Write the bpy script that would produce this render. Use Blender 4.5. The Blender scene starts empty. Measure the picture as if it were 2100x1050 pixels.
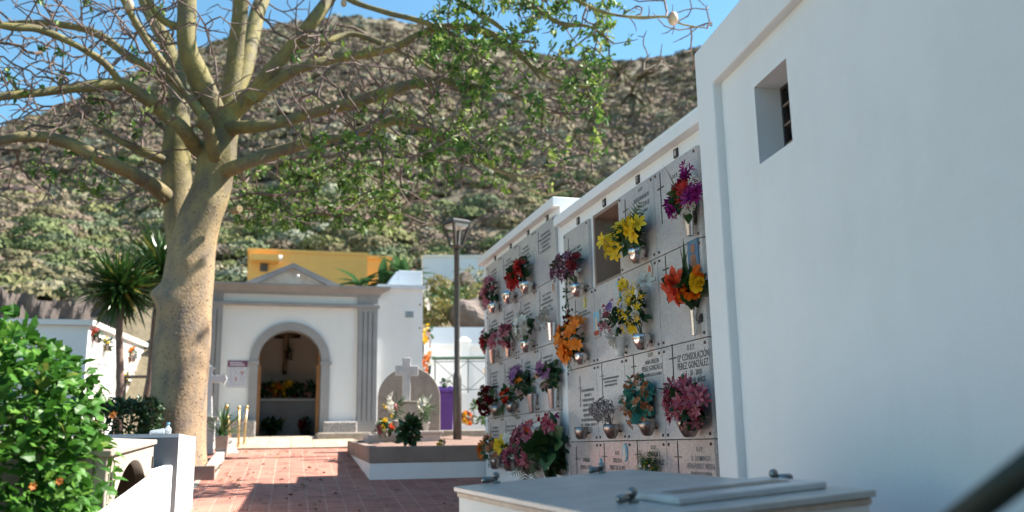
import bpy, math, random
import numpy as np
from mathutils import Vector, Matrix
R_ = math.radians
rng = np.random.default_rng(7)
random.seed(7)
S = bpy.context.scene
COL = S.collection

# ------------------------------------------------------------------ camera (eye is the world origin)
F, PITCH, ROLL, YAW = 1865.0, R_(11.72), R_(-0.92), R_(16.0)
def _cam():
    cy, sy = math.cos(YAW), math.sin(YAW)
    fwd = np.array([sy*math.cos(PITCH), cy*math.cos(PITCH), math.sin(PITCH)])
    right = np.array([cy, -sy, 0.0]); up = np.cross(right, fwd)
    return right*math.cos(ROLL)+up*math.sin(ROLL), -right*math.sin(ROLL)+up*math.cos(ROLL), fwd
CR, CU, CF = _cam()
def ray(x, y): return CR*((x-1050)/F) - CU*((y-525)/F) + CF
def atY(x, y, Y): r = ray(x, y); return r*(Y/r[1])
def atX(x, y, X): r = ray(x, y); return r*(X/r[0])
def atPl(x, y, p, n): r = ray(x, y); return r*(np.dot(n, p)/np.dot(n, r))
def G(Y):                       # height of the ramped ground
    if Y <= 19.2: return -1.616+0.0955*Y
    return 0.2176+0.03*(Y-19.2)
cam = bpy.data.cameras.new('camera'); co = bpy.data.objects.new('camera', cam); COL.objects.link(co)
cam.sensor_width = 36; cam.lens = 36*F/2100; cam.clip_end = 2000; cam.clip_start = .05
m = Matrix.Identity(4)
for i in range(3): m[i][0], m[i][1], m[i][2] = CR[i], CU[i], -CF[i]
co.matrix_world = m; S.camera = co
cam.dof.use_dof = True; cam.dof.focus_distance = 6.7; cam.dof.aperture_fstop = 1.4

# ------------------------------------------------------------------ light
EL, AZ = R_(46), R_(1.5)         # sun over the roofs on the right
sd = Vector((math.cos(EL)*math.cos(AZ), math.cos(EL)*math.sin(AZ), math.sin(EL)))
sl = bpy.data.lights.new('sun', 'SUN'); so = bpy.data.objects.new('sun', sl); COL.objects.link(so)
sl.energy = 5; sl.angle = R_(.5); sl.color = (1, .94, .85)
so.rotation_euler = sd.to_track_quat('Z', 'Y').to_euler()
W = bpy.data.worlds.new('World'); S.world = W; W.use_nodes = True
nt = W.node_tree; bg = nt.nodes['Background']
sk = nt.nodes.new('ShaderNodeTexSky'); sk.sky_type = 'NISHITA'; sk.sun_disc = False
sk.sun_elevation = EL; sk.sun_rotation = math.pi/2-AZ; sk.air_density = 1.0; sk.dust_density = .2; sk.ozone_density = 1.0
tint = nt.nodes.new('ShaderNodeMix'); tint.data_type = 'RGBA'; tint.blend_type = 'MULTIPLY'; tint.inputs[0].default_value = 1; tint.inputs[7].default_value = (.67, .97, .96, 1)
nt.links.new(sk.outputs[0], tint.inputs[6]); nt.links.new(tint.outputs[2], bg.inputs[0]); bg.inputs[1].default_value = .08
S.view_settings.view_transform = 'Standard'; S.view_settings.look = 'None'; S.view_settings.exposure = 1.68; S.view_settings.gamma = 1

# ------------------------------------------------------------------ materials
def _new(name):
    mt = bpy.data.materials.new(name); mt.use_nodes = True; t = mt.node_tree
    return mt, t, t.nodes['Principled BSDF']
def N(t, kind, **kw):
    n = t.nodes.new(kind)
    for k, v in kw.items():
        if isinstance(k, str) and k.startswith('i_'):
            n.inputs[k[2:].replace('_', ' ')].default_value = v
        else: setattr(n, k, v)
    return n
def rgba(c): return (c[0], c[1], c[2], 1)
def ramp(t, stops):
    n = t.nodes.new('ShaderNodeValToRGB'); e = n.color_ramp.elements
    while len(e) < len(stops): e.new(.5)
    for i, (p, c) in enumerate(stops): e[i].position = p; e[i].color = rgba(c)
    return n
def pm(name, c1, c2=None, scale=6, rough=.7, bump=0, bscale=None, metal=0, lo=.35, hi=.65, detail=8, spec=.5, third=None, coat=0):
    mt, t, b = _new(name)
    b.inputs['Roughness'].default_value = rough; b.inputs['Metallic'].default_value = metal
    b.inputs['Specular IOR Level'].default_value = spec; b.inputs['Coat Weight'].default_value = coat
    tc = N(t, 'ShaderNodeTexCoord')
    if c2 is None: c2 = tuple(v*.86 for v in c1)
    n = N(t, 'ShaderNodeTexNoise'); n.inputs['Scale'].default_value = scale; n.inputs['Detail'].default_value = detail; n.inputs['Roughness'].default_value = .62
    t.links.new(tc.outputs['Object'], n.inputs['Vector'])
    st = [(lo, c1), (hi, c2)]
    if third: st.append((min(1, hi+.12), third))
    r = ramp(t, st); t.links.new(n.outputs['Fac'], r.inputs[0]); t.links.new(r.outputs[0], b.inputs['Base Color'])
    if bump:
        n2 = N(t, 'ShaderNodeTexNoise'); n2.inputs['Scale'].default_value = bscale or scale*4; n2.inputs['Detail'].default_value = 6
        t.links.new(tc.outputs['Object'], n2.inputs['Vector'])
        bp = N(t, 'ShaderNodeBump'); bp.inputs['Strength'].default_value = 1; bp.inputs['Distance'].default_value = bump
        t.links.new(n2.outputs['Fac'], bp.inputs['Height']); t.links.new(bp.outputs[0], b.inputs['Normal'])
    return mt
def islandmat(name, stops, rough=.5, trans=.25, spec=.5, tcol=None):
    """colour differs from leaf to leaf (petal to petal)"""
    mt, t, b = _new(name)
    g = N(t, 'ShaderNodeNewGeometry'); r = ramp(t, stops); t.links.new(g.outputs['Random Per Island'], r.inputs[0])
    t.links.new(r.outputs[0], b.inputs['Base Color']); b.inputs['Roughness'].default_value = rough; b.inputs['Specular IOR Level'].default_value = spec
    if trans:
        tr = N(t, 'ShaderNodeBsdfTranslucent'); mx = N(t, 'ShaderNodeMixShader'); mx.inputs[0].default_value = trans
        if tcol: tr.inputs[0].default_value = rgba(tcol)
        else: t.links.new(r.outputs[0], tr.inputs[0])
        t.links.new(b.outputs[0], mx.inputs[1]); t.links.new(tr.outputs[0], mx.inputs[2])
        t.links.new(mx.outputs[0], t.nodes['Material Output'].inputs[0])
    return mt
def tintmat(name, rough=.9, trans=0.0):
    mt, t, b = _new(name)
    a = N(t, 'ShaderNodeAttribute'); a.attribute_name = 'tint'
    t.links.new(a.outputs['Color'], b.inputs['Base Color']); b.inputs['Roughness'].default_value = rough; b.inputs['Specular IOR Level'].default_value = .2
    return mt
def granite(name, base, dark, light, rough=.22):
    mt, t, b = _new(name); tc = N(t, 'ShaderNodeTexCoord')
    n1 = N(t, 'ShaderNodeTexNoise'); n1.inputs['Scale'].default_value = 75; n1.inputs['Detail'].default_value = 4; n1.inputs['Roughness'].default_value = .8
    n2 = N(t, 'ShaderNodeTexNoise'); n2.inputs['Scale'].default_value = 2.2; n2.inputs['Detail'].default_value = 3
    for n in (n1, n2): t.links.new(tc.outputs['Object'], n.inputs['Vector'])
    r = ramp(t, [(.36, dark), (.5, base), (.64, light)]); t.links.new(n1.outputs['Fac'], r.inputs[0])
    r2 = ramp(t, [(.3, (.84, .84, .86)), (.7, (1.06, 1.02, 1.0))]); t.links.new(n2.outputs['Fac'], r2.inputs[0])
    mx = N(t, 'ShaderNodeMix', data_type='RGBA', blend_type='MULTIPLY'); mx.inputs[0].default_value = 1
    t.links.new(r.outputs[0], mx.inputs[6]); t.links.new(r2.outputs[0], mx.inputs[7])
    t.links.new(mx.outputs[2], b.inputs['Base Color']); b.inputs['Roughness'].default_value = rough
    return mt
def wallmat(name, c=(.8, .8, .79), stain=(.70, .70, .68), bump=.0015):
    """painted render: faint patches, streaks of weather, fine roller grain"""
    mt, t, b = _new(name); tc = N(t, 'ShaderNodeTexCoord')
    n1 = N(t, 'ShaderNodeTexNoise'); n1.inputs['Scale'].default_value = .9; n1.inputs['Detail'].default_value = 8; n1.inputs['Roughness'].default_value = .7
    mp = N(t, 'ShaderNodeMapping'); mp.inputs['Scale'].default_value = (3, 3, .35)
    n2 = N(t, 'ShaderNodeTexNoise'); n2.inputs['Scale'].default_value = 1.6; n2.inputs['Detail'].default_value = 6
    t.links.new(tc.outputs['Object'], n1.inputs['Vector']); t.links.new(tc.outputs['Object'], mp.inputs['Vector']); t.links.new(mp.outputs[0], n2.inputs['Vector'])
    ma = N(t, 'ShaderNodeMath', operation='MULTIPLY_ADD'); ma.inputs[1].default_value = .8; t.links.new(n1.outputs['Fac'], ma.inputs[0]); 
    m2 = N(t, 'ShaderNodeMath', operation='MULTIPLY'); m2.inputs[1].default_value = .2; t.links.new(n2.outputs['Fac'], m2.inputs[0]); t.links.new(m2.outputs[0], ma.inputs[2])
    r = ramp(t, [(.45, c), (.85, stain)]); t.links.new(ma.outputs[0], r.inputs[0]); t.links.new(r.outputs[0], b.inputs['Base Color'])
    n3 = N(t, 'ShaderNodeTexNoise'); n3.inputs['Scale'].default_value = 60; n3.inputs['Detail'].default_value = 5
    t.links.new(tc.outputs['Object'], n3.inputs['Vector'])
    n4 = N(t, 'ShaderNodeTexNoise'); n4.inputs['Scale'].default_value = 3.5; n4.inputs['Detail'].default_value = 2
    t.links.new(tc.outputs['Object'], n4.inputs['Vector'])
    mh = N(t, 'ShaderNodeMath', operation='MULTIPLY_ADD'); mh.inputs[1].default_value = 4; t.links.new(n4.outputs['Fac'], mh.inputs[0]); t.links.new(n3.outputs['Fac'], mh.inputs[2])
    bp = N(t, 'ShaderNodeBump'); bp.inputs['Distance'].default_value = bump; t.links.new(mh.outputs[0], bp.inputs['Height']); t.links.new(bp.outputs[0], b.inputs['Normal'])
    b.inputs['Roughness'].default_value = .62; b.inputs['Specular IOR Level'].default_value = .3
    return mt

white = wallmat('white_paint')
white_warm = wallmat('white_paint_warm', (.78, .75, .71), (.68, .64, .6))
greytrim = pm('grey_trim_paint', (.33, .325, .33), (.28, .275, .275), 3, .7, .001, 60)
stone_tan = pm('tan_stone', (.43, .37, .31), (.30, .26, .22), 9, .85, .004, 30, third=(.5, .45, .38))
stone_head = pm('headstone_stone', (.36, .31, .26), (.25, .21, .18), 5, .85, .003, 40)
stone_red = pm('kerb_stone', (.29, .22, .18), (.21, .15, .12), 2.2, .8, .002, 40, third=(.3, .25, .22))
pinkstone = pm('pale_pink_stone', (.52, .46, .42), (.43, .38, .35), 6, .7, .001, 40)
rough_stone = pm('rough_grey_stone', (.46, .43, .41), (.22, .2, .19), 28, .9, .02, 20)
beige = pm('beige_cement', (.42, .35, .29), (.36, .30, .245), 4, .75, .001, 60)
greywall = pm('grey_cement_paint', (.19, .192, .2), (.15, .152, .16), 2, .75, .001, 50)
palewall = pm('pale_grey_paint', (.62, .62, .62), (.55, .55, .56), 2, .75, .001, 50)
marble = pm('veined_marble', (.56, .53, .49), (.44, .41, .385), 5, .32, .0008, 30, third=(.47, .39, .32))
marble_white = pm('pale_marble', (.62, .61, .60), (.48, .46, .45), 7, .3, .0006, 40)
marble_edge = pm('marble_edge', (.60, .48, .38), (.44, .33, .25), 9, .5, .001, 40)
bronze_band = pm('brown_band', (.34, .26, .2), (.24, .18, .14), 12, .5)
steel = pm('worn_steel', (.30, .30, .29), (.18, .18, .17), 30, .3, .0006, 60, metal=1)
silver = pm('polished_silver', (.78, .72, .68), (.62, .56, .52), 30, .16, metal=1)
silver2 = pm('brushed_silver', (.72, .72, .72), (.6, .6, .6), 30, .25, metal=1)
tarnish = pm('tarnished_silver', (.42, .36, .33), (.25, .21, .19), 20, .28, metal=1)
gold = pm('brass_post', (.62, .42, .2), (.5, .33, .16), 14, .4, metal=.6)
black_metal = pm('dark_metal', (.055, .05, .048), (.09, .08, .075), 20, .45, metal=.3)
lamp_glass = pm('lamp_lens', (.62, .58, .5), (.5, .46, .4), 12, .3)
darkgreen = pm('dark_green_paint', (.008, .024, .018), (.012, .03, .022), 10, .6)
railgreen = pm('green_rail_paint', (.05, .10, .06), (.04, .08, .05), 10, .45)
wire = pm('grey_wire', (.2, .22, .22), (.15, .17, .17), 10, .5)
ink = pm('dark_lettering', (.03, .028, .026), (.05, .045, .04), 30, .5)
ink_soft = pm('faded_lettering', (.13, .125, .12), (.18, .175, .17), 30, .6)
joint = pm('slab_joint', (.10, .085, .075), (.07, .06, .055), 30, .8)
bronze = pm('bronze_bolt', (.16, .10, .07), (.1, .06, .05), 40, .45, metal=.6)
plate_black = pm('plate_black', (.03, .022, .02), (.045, .035, .03), 30, .4)
plate_white = pm('plate_white', (.7, .68, .64), None, 30, .5)
brownhole = pm('bare_brown_render', (.30, .22, .17), (.24, .17, .13), 3, .9, .003, 30)
wood = pm('varnished_wood', (.42, .19, .06), (.34, .14, .045), 8, .35)
darkwood = pm('dark_wood', (.045, .025, .018), (.07, .04, .025), 12, .5)
skin_statue = pm('painted_statue', (.36, .23, .15), (.28, .17, .1), 12, .5)
cloth_pale = pm('painted_loincloth', (.45, .36, .26), (.35, .28, .2), 12, .6)
floor_dark = pm('dark_floor_tile', (.10, .09, .085), (.08, .07, .065), 4, .4)
paver_pale = None
yellow = wallmat('ochre_render', (.72, .40, .11), (.64, .34, .095))
bluewhite = wallmat('pale_blue_wall', (.66, .70, .75), (.58, .62, .66))
purple = pm('purple_plastic', (.14, .055, .30), (.11, .04, .25), 8, .4)
black_plastic = pm('black_rubber', (.03, .03, .03), (.04, .04, .04), 8, .6)
soil = pm('dark_soil', (.07, .045, .03), (.11, .07, .05), 30, .95, .02, 40)
gravel = pm('red_brown_gravel', (.30, .19, .15), (.16, .10, .08), 55, .95, .02, 70, third=(.4, .28, .22))
dirt = pm('dry_earth', (.24, .17, .125), (.16, .115, .085), .8, .95, .06, 4, third=(.32, .25, .19))
hillmat = pm('dry_hillside', (.15, .118, .075), (.125, .105, .06), .12, .95, .25, 1.2, third=(.22, .175, .12))
rockmat = pm('dark_rock', (.085, .065, .055), (.045, .036, .032), 1.2, .9, .12, 3)
boulder_m = pm('brown_rock', (.20, .155, .13), (.12, .09, .08), 3, .9, .05, 8)
rosered = pm('fruit_skin', (.42, .24, .20), (.35, .30, .16), 5, .5)
bluecap = pm('blue_cap', (.12, .35, .55), None, 8, .4)
clear_pl = pm('clear_plastic', (.62, .68, .72), (.55, .6, .65), 8, .15)
clear_pl.node_tree.nodes['Principled BSDF'].inputs['Transmission Weight'].default_value = .6
glass_m = pm('lamp_glass_pane', (.8, .8, .8), None, 8, .05)
glass_m.node_tree.nodes['Principled BSDF'].inputs['Transmission Weight'].default_value = .95
paper = pm('poster_paper', (.62, .62, .66), (.55, .55, .60), 6, .5)
poster_purple = pm('poster_header', (.20, .06, .14), (.16, .05, .12), 6, .5)
poster_ink = pm('poster_print', (.30, .30, .38), (.42, .36, .44), 30, .5)
poster_pink = pm('poster_pink_print', (.50, .22, .25), None, 30, .5)
photo_blue = pm('photo_blue_ground', (.06, .13, .22), (.10, .20, .30), 20, .25)
photo_sky = pm('photo_pale_blue', (.12, .38, .52), (.25, .5, .6), 20, .25)
photo_skin = pm('photo_warm_figure', (.35, .16, .10), (.28, .10, .08), 20, .25)
photo_pale = pm('photo_pale_figure', (.62, .50, .40), None, 20, .25)
photo_red = pm('photo_red_robe', (.42, .09, .06), None, 20, .25)
lemon = pm('yellow_medal', (.62, .55, .06), None, 20, .4)
porcelain = pm('white_porcelain', (.75, .74, .72), None, 20, .15)
cable = pm('twig_bark', (.16, .105, .085), (.22, .16, .12), 6, .8)
plum = pm('pale_blue_plate', (.28, .32, .36), (.22, .25, .28), 10, .4)

G_slab = granite('grey_granite', (.48, .465, .455), (.36, .345, .34), (.55, .535, .525), .2)
G_slab_b = granite('grey_granite_pale', (.50, .485, .475), (.39, .375, .37), (.57, .555, .545), .25)
G_pink = granite('pinkish_granite', (.46, .40, .375), (.29, .25, .24), (.55, .49, .465), .15)

def bark_material():
    mt, t, b = _new('thorny_bark'); tc = N(t, 'ShaderNodeTexCoord')
    n = N(t, 'ShaderNodeTexNoise'); n.inputs['Scale'].default_value = 4.5; n.inputs['Detail'].default_value = 8
    mp = N(t, 'ShaderNodeMapping'); mp.inputs['Scale'].default_value = (1.0, 1.0, .5)
    t.links.new(tc.outputs['Object'], mp.inputs[0]); t.links.new(mp.outputs[0], n.inputs['Vector'])
    r = ramp(t, [(.36, (.36, .245, .135)), (.52, (.29, .205, .125)), (.68, (.19, .145, .11))]); t.links.new(n.outputs['Fac'], r.inputs[0])
    sep = N(t, 'ShaderNodeSeparateXYZ'); t.links.new(tc.outputs['Object'], sep.inputs[0])
    mr = N(t, 'ShaderNodeMapRange'); mr.inputs['From Min'].default_value = 2.2; mr.inputs['From Max'].default_value = 4.6; t.links.new(sep.outputs['Z'], mr.inputs['Value'])
    r2 = ramp(t, [(.36, (.20, .165, .05)), (.55, (.135, .115, .045)), (.7, (.11, .085, .055))]); t.links.new(n.outputs['Fac'], r2.inputs[0])
    mx = N(t, 'ShaderNodeMix', data_type='RGBA'); t.links.new(mr.outputs[0], mx.inputs[0]); t.links.new(r.outputs[0], mx.inputs[6]); t.links.new(r2.outputs[0], mx.inputs[7])
    v = N(t, 'ShaderNodeTexVoronoi'); v.inputs['Scale'].default_value = 17; t.links.new(tc.outputs['Object'], v.inputs['Vector'])
    vr = ramp(t, [(.0, (.35, .28, .24)), (.2, (.7, .62, .56)), (.32, (1, 1, 1))]); t.links.new(v.outputs['Distance'], vr.inputs[0])
    mm = N(t, 'ShaderNodeMix', data_type='RGBA', blend_type='MULTIPLY'); mm.inputs[0].default_value = .8
    t.links.new(mx.outputs[2], mm.inputs[6]); t.links.new(vr.outputs[0], mm.inputs[7])
    t.links.new(mm.outputs[2], b.inputs['Base Color']); b.inputs['Roughness'].default_value = .8
    n3 = N(t, 'ShaderNodeTexNoise'); n3.inputs['Scale'].default_value = 26; n3.inputs['Detail'].default_value = 6; t.links.new(tc.outputs['Object'], n3.inputs['Vector'])
    bp = N(t, 'ShaderNodeBump'); bp.inputs['Distance'].default_value = .009; t.links.new(n3.outputs['Fac'], bp.inputs['Height']); t.links.new(bp.outputs[0], b.inputs['Normal'])
    return mt
bark = bark_material()
def paver_material(name, c1, c2, mort, w, h, msize=.012, rot=-2.41):
    mt, t, b = _new(name); tc = N(t, 'ShaderNodeTexCoord'); mp = N(t, 'ShaderNodeMapping'); mp.inputs['Rotation'].default_value = (0, 0, R_(-rot))
    t.links.new(tc.outputs['Object'], mp.inputs[0])
    br = N(t, 'ShaderNodeTexBrick'); br.offset = 0; br.squash = 1
    for k, v in (('Color1', rgba(c1)), ('Color2', rgba(c2)), ('Mortar', rgba(mort)), ('Scale', 1), ('Mortar Size', msize), ('Mortar Smooth', .3), ('Bias', 0), ('Brick Width', w), ('Row Height', h)): br.inputs[k].default_value = v
    t.links.new(mp.outputs[0], br.inputs['Vector'])
    n = N(t, 'ShaderNodeTexNoise'); n.inputs['Scale'].default_value = 3; n.inputs['Detail'].default_value = 9; n.inputs['Roughness'].default_value = .7; t.links.new(tc.outputs['Object'], n.inputs['Vector'])
    r = ramp(t, [(.3, (.62, .58, .56)), (.5, (1, 1, 1)), (.7, (1.18, 1.14, 1.1))]); t.links.new(n.outputs['Fac'], r.inputs[0])
    mm = N(t, 'ShaderNodeMix', data_type='RGBA', blend_type='MULTIPLY'); mm.inputs[0].default_value = 1
    t.links.new(br.outputs['Color'], mm.inputs[6]); t.links.new(r.outputs[0], mm.inputs[7]); t.links.new(mm.outputs[2], b.inputs['Base Color'])
    wv = N(t, 'ShaderNodeTexWave'); wv.wave_type = 'BANDS'; wv.bands_direction = 'X'; wv.inputs['Scale'].default_value = 16; t.links.new(mp.outputs[0], wv.inputs['Vector'])
    ad = N(t, 'ShaderNodeMath', operation='SUBTRACT'); t.links.new(wv.outputs['Fac'], ad.inputs[0]); t.links.new(br.outputs['Fac'], ad.inputs[1])
    bp = N(t, 'ShaderNodeBump'); bp.inputs['Distance'].default_value = .004; t.links.new(ad.outputs[0], bp.inputs['Height']); t.links.new(bp.outputs[0], b.inputs['Normal'])
    b.inputs['Roughness'].default_value = .75; b.inputs['Specular IOR Level'].default_value = .3
    return mt
pave_red = paver_material('red_clay_paver', (.45, .195, .145), (.37, .155, .115), (.47, .245, .19), .2, .2)
pave_pale = paver_material('cream_paver', (.50, .41, .31), (.44, .36, .27), (.34, .28, .22), .4, .4)

leaf_hib = islandmat('hibiscus_leaf', [(0, (.028, .10, .012)), (.5, (.048, .15, .018)), (.85, (.08, .21, .026)), (.97, (.13, .26, .04)), (1, (.22, .22, .05))], .45, .28, .25)
leaf_tree = islandmat('tree_leaf', [(0, (.035, .09, .016)), (.5, (.075, .16, .028)), (.8, (.15, .24, .04)), (1, (.24, .31, .08))], .5, .35, .3)
leaf_tree_lime = islandmat('young_tree_leaf', [(0, (.12, .2, .03)), (.6, (.22, .30, .05)), (1, (.35, .36, .14))], .5, .45, .3)
leaf_dark = islandmat('dark_leaf', [(0, (.012, .04, .012)), (.6, (.025, .07, .018)), (1, (.05, .11, .03))], .4, .15)
leaf_mid = islandmat('bouquet_leaf', [(0, (.02, .06, .018)), (.6, (.04, .10, .025)), (1, (.09, .17, .05))], .45, .2)
leaf_fern = islandmat('fern_leaf', [(0, (.03, .08, .02)), (1, (.07, .15, .04))], .5, .25)
leaf_teal = islandmat('teal_leaf', [(0, (.03, .19, .16)), (1, (.07, .28, .22))], .5, .2)
leaf_yucca = islandmat('yucca_leaf', [(0, (.018, .055, .012)), (.6, (.035, .09, .018)), (.93, (.07, .14, .03)), (1, (.4, .3, .06))], .35, .15)
leaf_banana = islandmat('banana_leaf', [(0, (.03, .09, .03)), (1, (.09, .18, .06))], .4, .25)
scrub_m = tintmat('scrub_foliage')
PET = {}
def petal(name, *cs):
    if name not in PET:
        n = len(cs); PET[name] = islandmat('petal_'+name, [(i/max(1, n-1), c) for i, c in enumerate(cs)], .5, .3, .3)
    return PET[name]
petal('yellow', (.75, .46, .01), (.82, .58, .03)); petal('orange', (.75, .17, .012), (.82, .26, .02)); petal('red', (.36, .012, .012), (.5, .03, .025))
petal('darkred', (.11, .006, .01), (.2, .012, .018)); petal('pink', (.48, .10, .16), (.58, .24, .26), (.42, .07, .12)); petal('magenta', (.22, .008, .14), (.30, .015, .19))
petal('white', (.75, .74, .68), (.62, .6, .52)); petal('mauve', (.26, .12, .19), (.12, .015, .035), (.36, .22, .28)); petal('rosy', (.33, .05, .09), (.46, .16, .2), (.28, .02, .05))
petal('dry', (.22, .17, .17), (.38, .34, .32), (.15, .1, .11)); petal('lilac', (.36, .18, .33), (.28, .12, .26)); petal('coral', (.7, .10, .03), (.62, .06, .02))
petal('peach', (.5, .16, .05), (.42, .22, .12)); petal('blush', (.62, .42, .36), (.5, .26, .24)); petal('violet', (.2, .14, .42), (.3, .2, .5)); petal('hib', (.72, .30, .06), (.62, .2, .06))
petal('tan', (.35, .3, .24), (.45, .4, .33))

# ------------------------------------------------------------------ mesh builder
class MB:
    def __init__(s): s.v = []; s.f = []; s.n = 0; s.col = []
    def add(s, V, Fs):
        V = np.asarray(V, float).reshape(-1, 3); s.v.append(V); n = s.n
        s.f += [tuple(i+n for i in q) for q in Fs]; s.n += len(V); return s
    def box(s, x0, x1, y0, y1, z0, z1, M=None):
        V = np.array([(x, y, z) for z in (z0, z1) for y in (y0, y1) for x in (x0, x1)], float)
        if M is not None: V = M(V)
        return s.add(V, [(0, 2, 3, 1), (4, 5, 7, 6), (0, 1, 5, 4), (2, 6, 7, 3), (0, 4, 6, 2), (1, 3, 7, 5)])
    def hexa(s, bottom, top):       # two rings of the same count
        n = len(bottom); V = np.vstack([np.asarray(bottom, float), np.asarray(top, float)])
        return s.add(V, [tuple(range(n))[::-1], tuple(range(n, 2*n))]+[(i, (i+1) % n, n+(i+1) % n, n+i) for i in range(n)])
    def ext(s, pts, axis, a, b, M=None):
        def mk(c):
            if axis == 'x': return [(c, p[0], p[1]) for p in pts]
            if axis == 'y': return [(p[0], c, p[1]) for p in pts]
            return [(p[0], p[1], c) for p in pts]
        A, B = np.array(mk(a), float), np.array(mk(b), float)
        if M is not None: A, B = M(A), M(B)
        return s.hexa(A, B)
    def tube(s, P, rad, seg=8, cap=True, flat=1.0):
        P = np.asarray(P, float); n = len(P); rad = np.broadcast_to(np.asarray(rad, float), (n,))
        T = np.gradient(P, axis=0); T /= np.linalg.norm(T, axis=1)[:, None]+1e-12
        ref = np.array([0, 0, 1.0]) if abs(T[0][2]) < .9 else np.array([1.0, 0, 0])
        u = np.cross(T[0], ref); u /= np.linalg.norm(u); V = []
        a = np.linspace(0, 2*math.pi, seg, endpoint=False)
        for i in range(n):
            u = u-T[i]*np.dot(u, T[i]); u /= np.linalg.norm(u)+1e-12; w = np.cross(T[i], u)
            V.append(P[i]+rad[i]*(np.cos(a)[:, None]*u+flat*np.sin(a)[:, None]*w))
        V = np.vstack(V); Fs = [(i*seg+j, i*seg+(j+1) % seg, (i+1)*seg+(j+1) % seg, (i+1)*seg+j) for i in range(n-1) for j in range(seg)]
        if cap: Fs += [tuple(range(seg))[::-1], tuple(range((n-1)*seg, n*seg))]
        return s.add(V, Fs)
    def lathe(s, prof, c=(0, 0, 0), seg=16, M=None, flute=0, nfl=12):
        a = np.linspace(0, 2*math.pi, seg, endpoint=False); V = []
        for r, z in prof:
            rr = r*(1+flute*np.cos(a*nfl)); V.append(np.stack([rr*np.cos(a), rr*np.sin(a), np.full(seg, z)], 1))
        V = np.vstack(V); n = len(prof)
        if M is not None: V = M(V)
        V = V+np.asarray(c, float)
        Fs = [(i*seg+j, i*seg+(j+1) % seg, (i+1)*seg+(j+1) % seg, (i+1)*seg+j) for i in range(n-1) for j in range(seg)]
        Fs += [tuple(range(seg))[::-1], tuple(range((n-1)*seg, n*seg))]
        return s.add(V, Fs)
    def ball(s, c, r, seg=10, rings=7, sc=(1, 1, 1)):
        pr = [(r*math.sin(math.pi*i/rings), -r*math.cos(math.pi*i/rings)) for i in range(rings+1)]
        pr[0] = (r*.02, -r); pr[-1] = (r*.02, r)
        return s.lathe(pr, c, seg, M=lambda V: V*np.array(sc))
    def inst(s, TV, TF, Rm, P, sc=1.0):
        """copies of a template: Rm (n,3,3) rows are local axes, P (n,3)"""
        Rm = np.asarray(Rm); P = np.asarray(P, float); n = len(P); k = len(TV)
        sc = np.broadcast_to(np.asarray(sc, float).reshape(-1, 1) if np.ndim(sc) < 2 else sc, (n, 3))
        V = np.einsum('nki,nij->nkj', TV[None]*sc[:, None, :], Rm)+P[:, None, :]
        s.v.append(V.reshape(-1, 3)); base = s.n
        TFa = [np.array(q) for q in TF]
        for i in range(n):
            o = base+i*k
            s.f += [tuple((q+o).tolist()) for q in TFa]
        s.n += n*k; return s
    def quadgrid(s, Gp):     # Gp (a,b,3)
        a, b = Gp.shape[:2]
        return s.add(Gp.reshape(-1, 3), [(i*b+j, i*b+j+1, (i+1)*b+j+1, (i+1)*b+j) for i in range(a-1) for j in range(b-1)])
    def build(s, name, mat, parent=None, smooth=False, bevel=0, loc=None):
        me = bpy.data.meshes.new(name); V = np.vstack(s.v); o = bpy.data.objects.new(name, me); COL.objects.link(o)
        L = np.zeros(3)
        if loc is not None: L = np.asarray(loc, float); V = V-L; o.location = L
        me.from_pydata(V.tolist(), [], s.f); me.materials.append(mat)
        if smooth: me.polygons.foreach_set('use_smooth', np.ones(len(me.polygons), bool))
        me.update()
        if bevel:
            b = o.modifiers.new('bevel', 'BEVEL'); b.width = bevel; b.segments = 2; b.limit_method = 'ANGLE'; b.angle_limit = R_(40)
        if parent is not None: adopt(o, parent)
        return o
def wloc(o):
    L = Vector(o.location)
    return L
def adopt(o, parent):
    o.parent = parent; o.matrix_parent_inverse = Matrix.Translation(-wmat[parent]) if parent in wmat else Matrix.Translation(-(parent.location))
wmat = {}
def thing(name, label, cat, loc, group=None):
    o = bpy.data.objects.new(name, None); COL.objects.link(o); o.location = Vector(loc); o.empty_display_size = .1
    o['label'] = label; o['category'] = cat
    if group: o['group'] = group
    return o
def tag(o, label, cat, group=None, kind=None):
    o['label'] = label; o['category'] = cat
    if group: o['group'] = group
    if kind: o['kind'] = kind
    return o
def structure(o, label=None):
    o['kind'] = 'structure'
    if label: o['label'] = label
    return o
def stuff(o): o['kind'] = 'stuff'; return o
def rotm(d, up=None, roll=None):
    """row axes for a template whose +Y is its length and +Z its upper face"""
    d = np.asarray(d, float); d /= np.linalg.norm(d, axis=-1, keepdims=True)
    if up is None: up = np.tile([0, 0, 1.0], (len(d), 1))
    x = np.cross(d, up); nn = np.linalg.norm(x, axis=-1, keepdims=True); x = np.where(nn > 1e-4, x/np.maximum(nn, 1e-4), np.array([1.0, 0, 0]))
    z = np.cross(x, d)
    if roll is not None:
        c, s_ = np.cos(roll)[:, None], np.sin(roll)[:, None]; x, z = x*c+z*s_, z*c-x*s_
    return np.stack([x, d, z], 1)
def rdir(n, up=0.0):
    d = rng.normal(size=(n, 3)); d[:, 2] += up; return d/np.linalg.norm(d, axis=1)[:, None]

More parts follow.
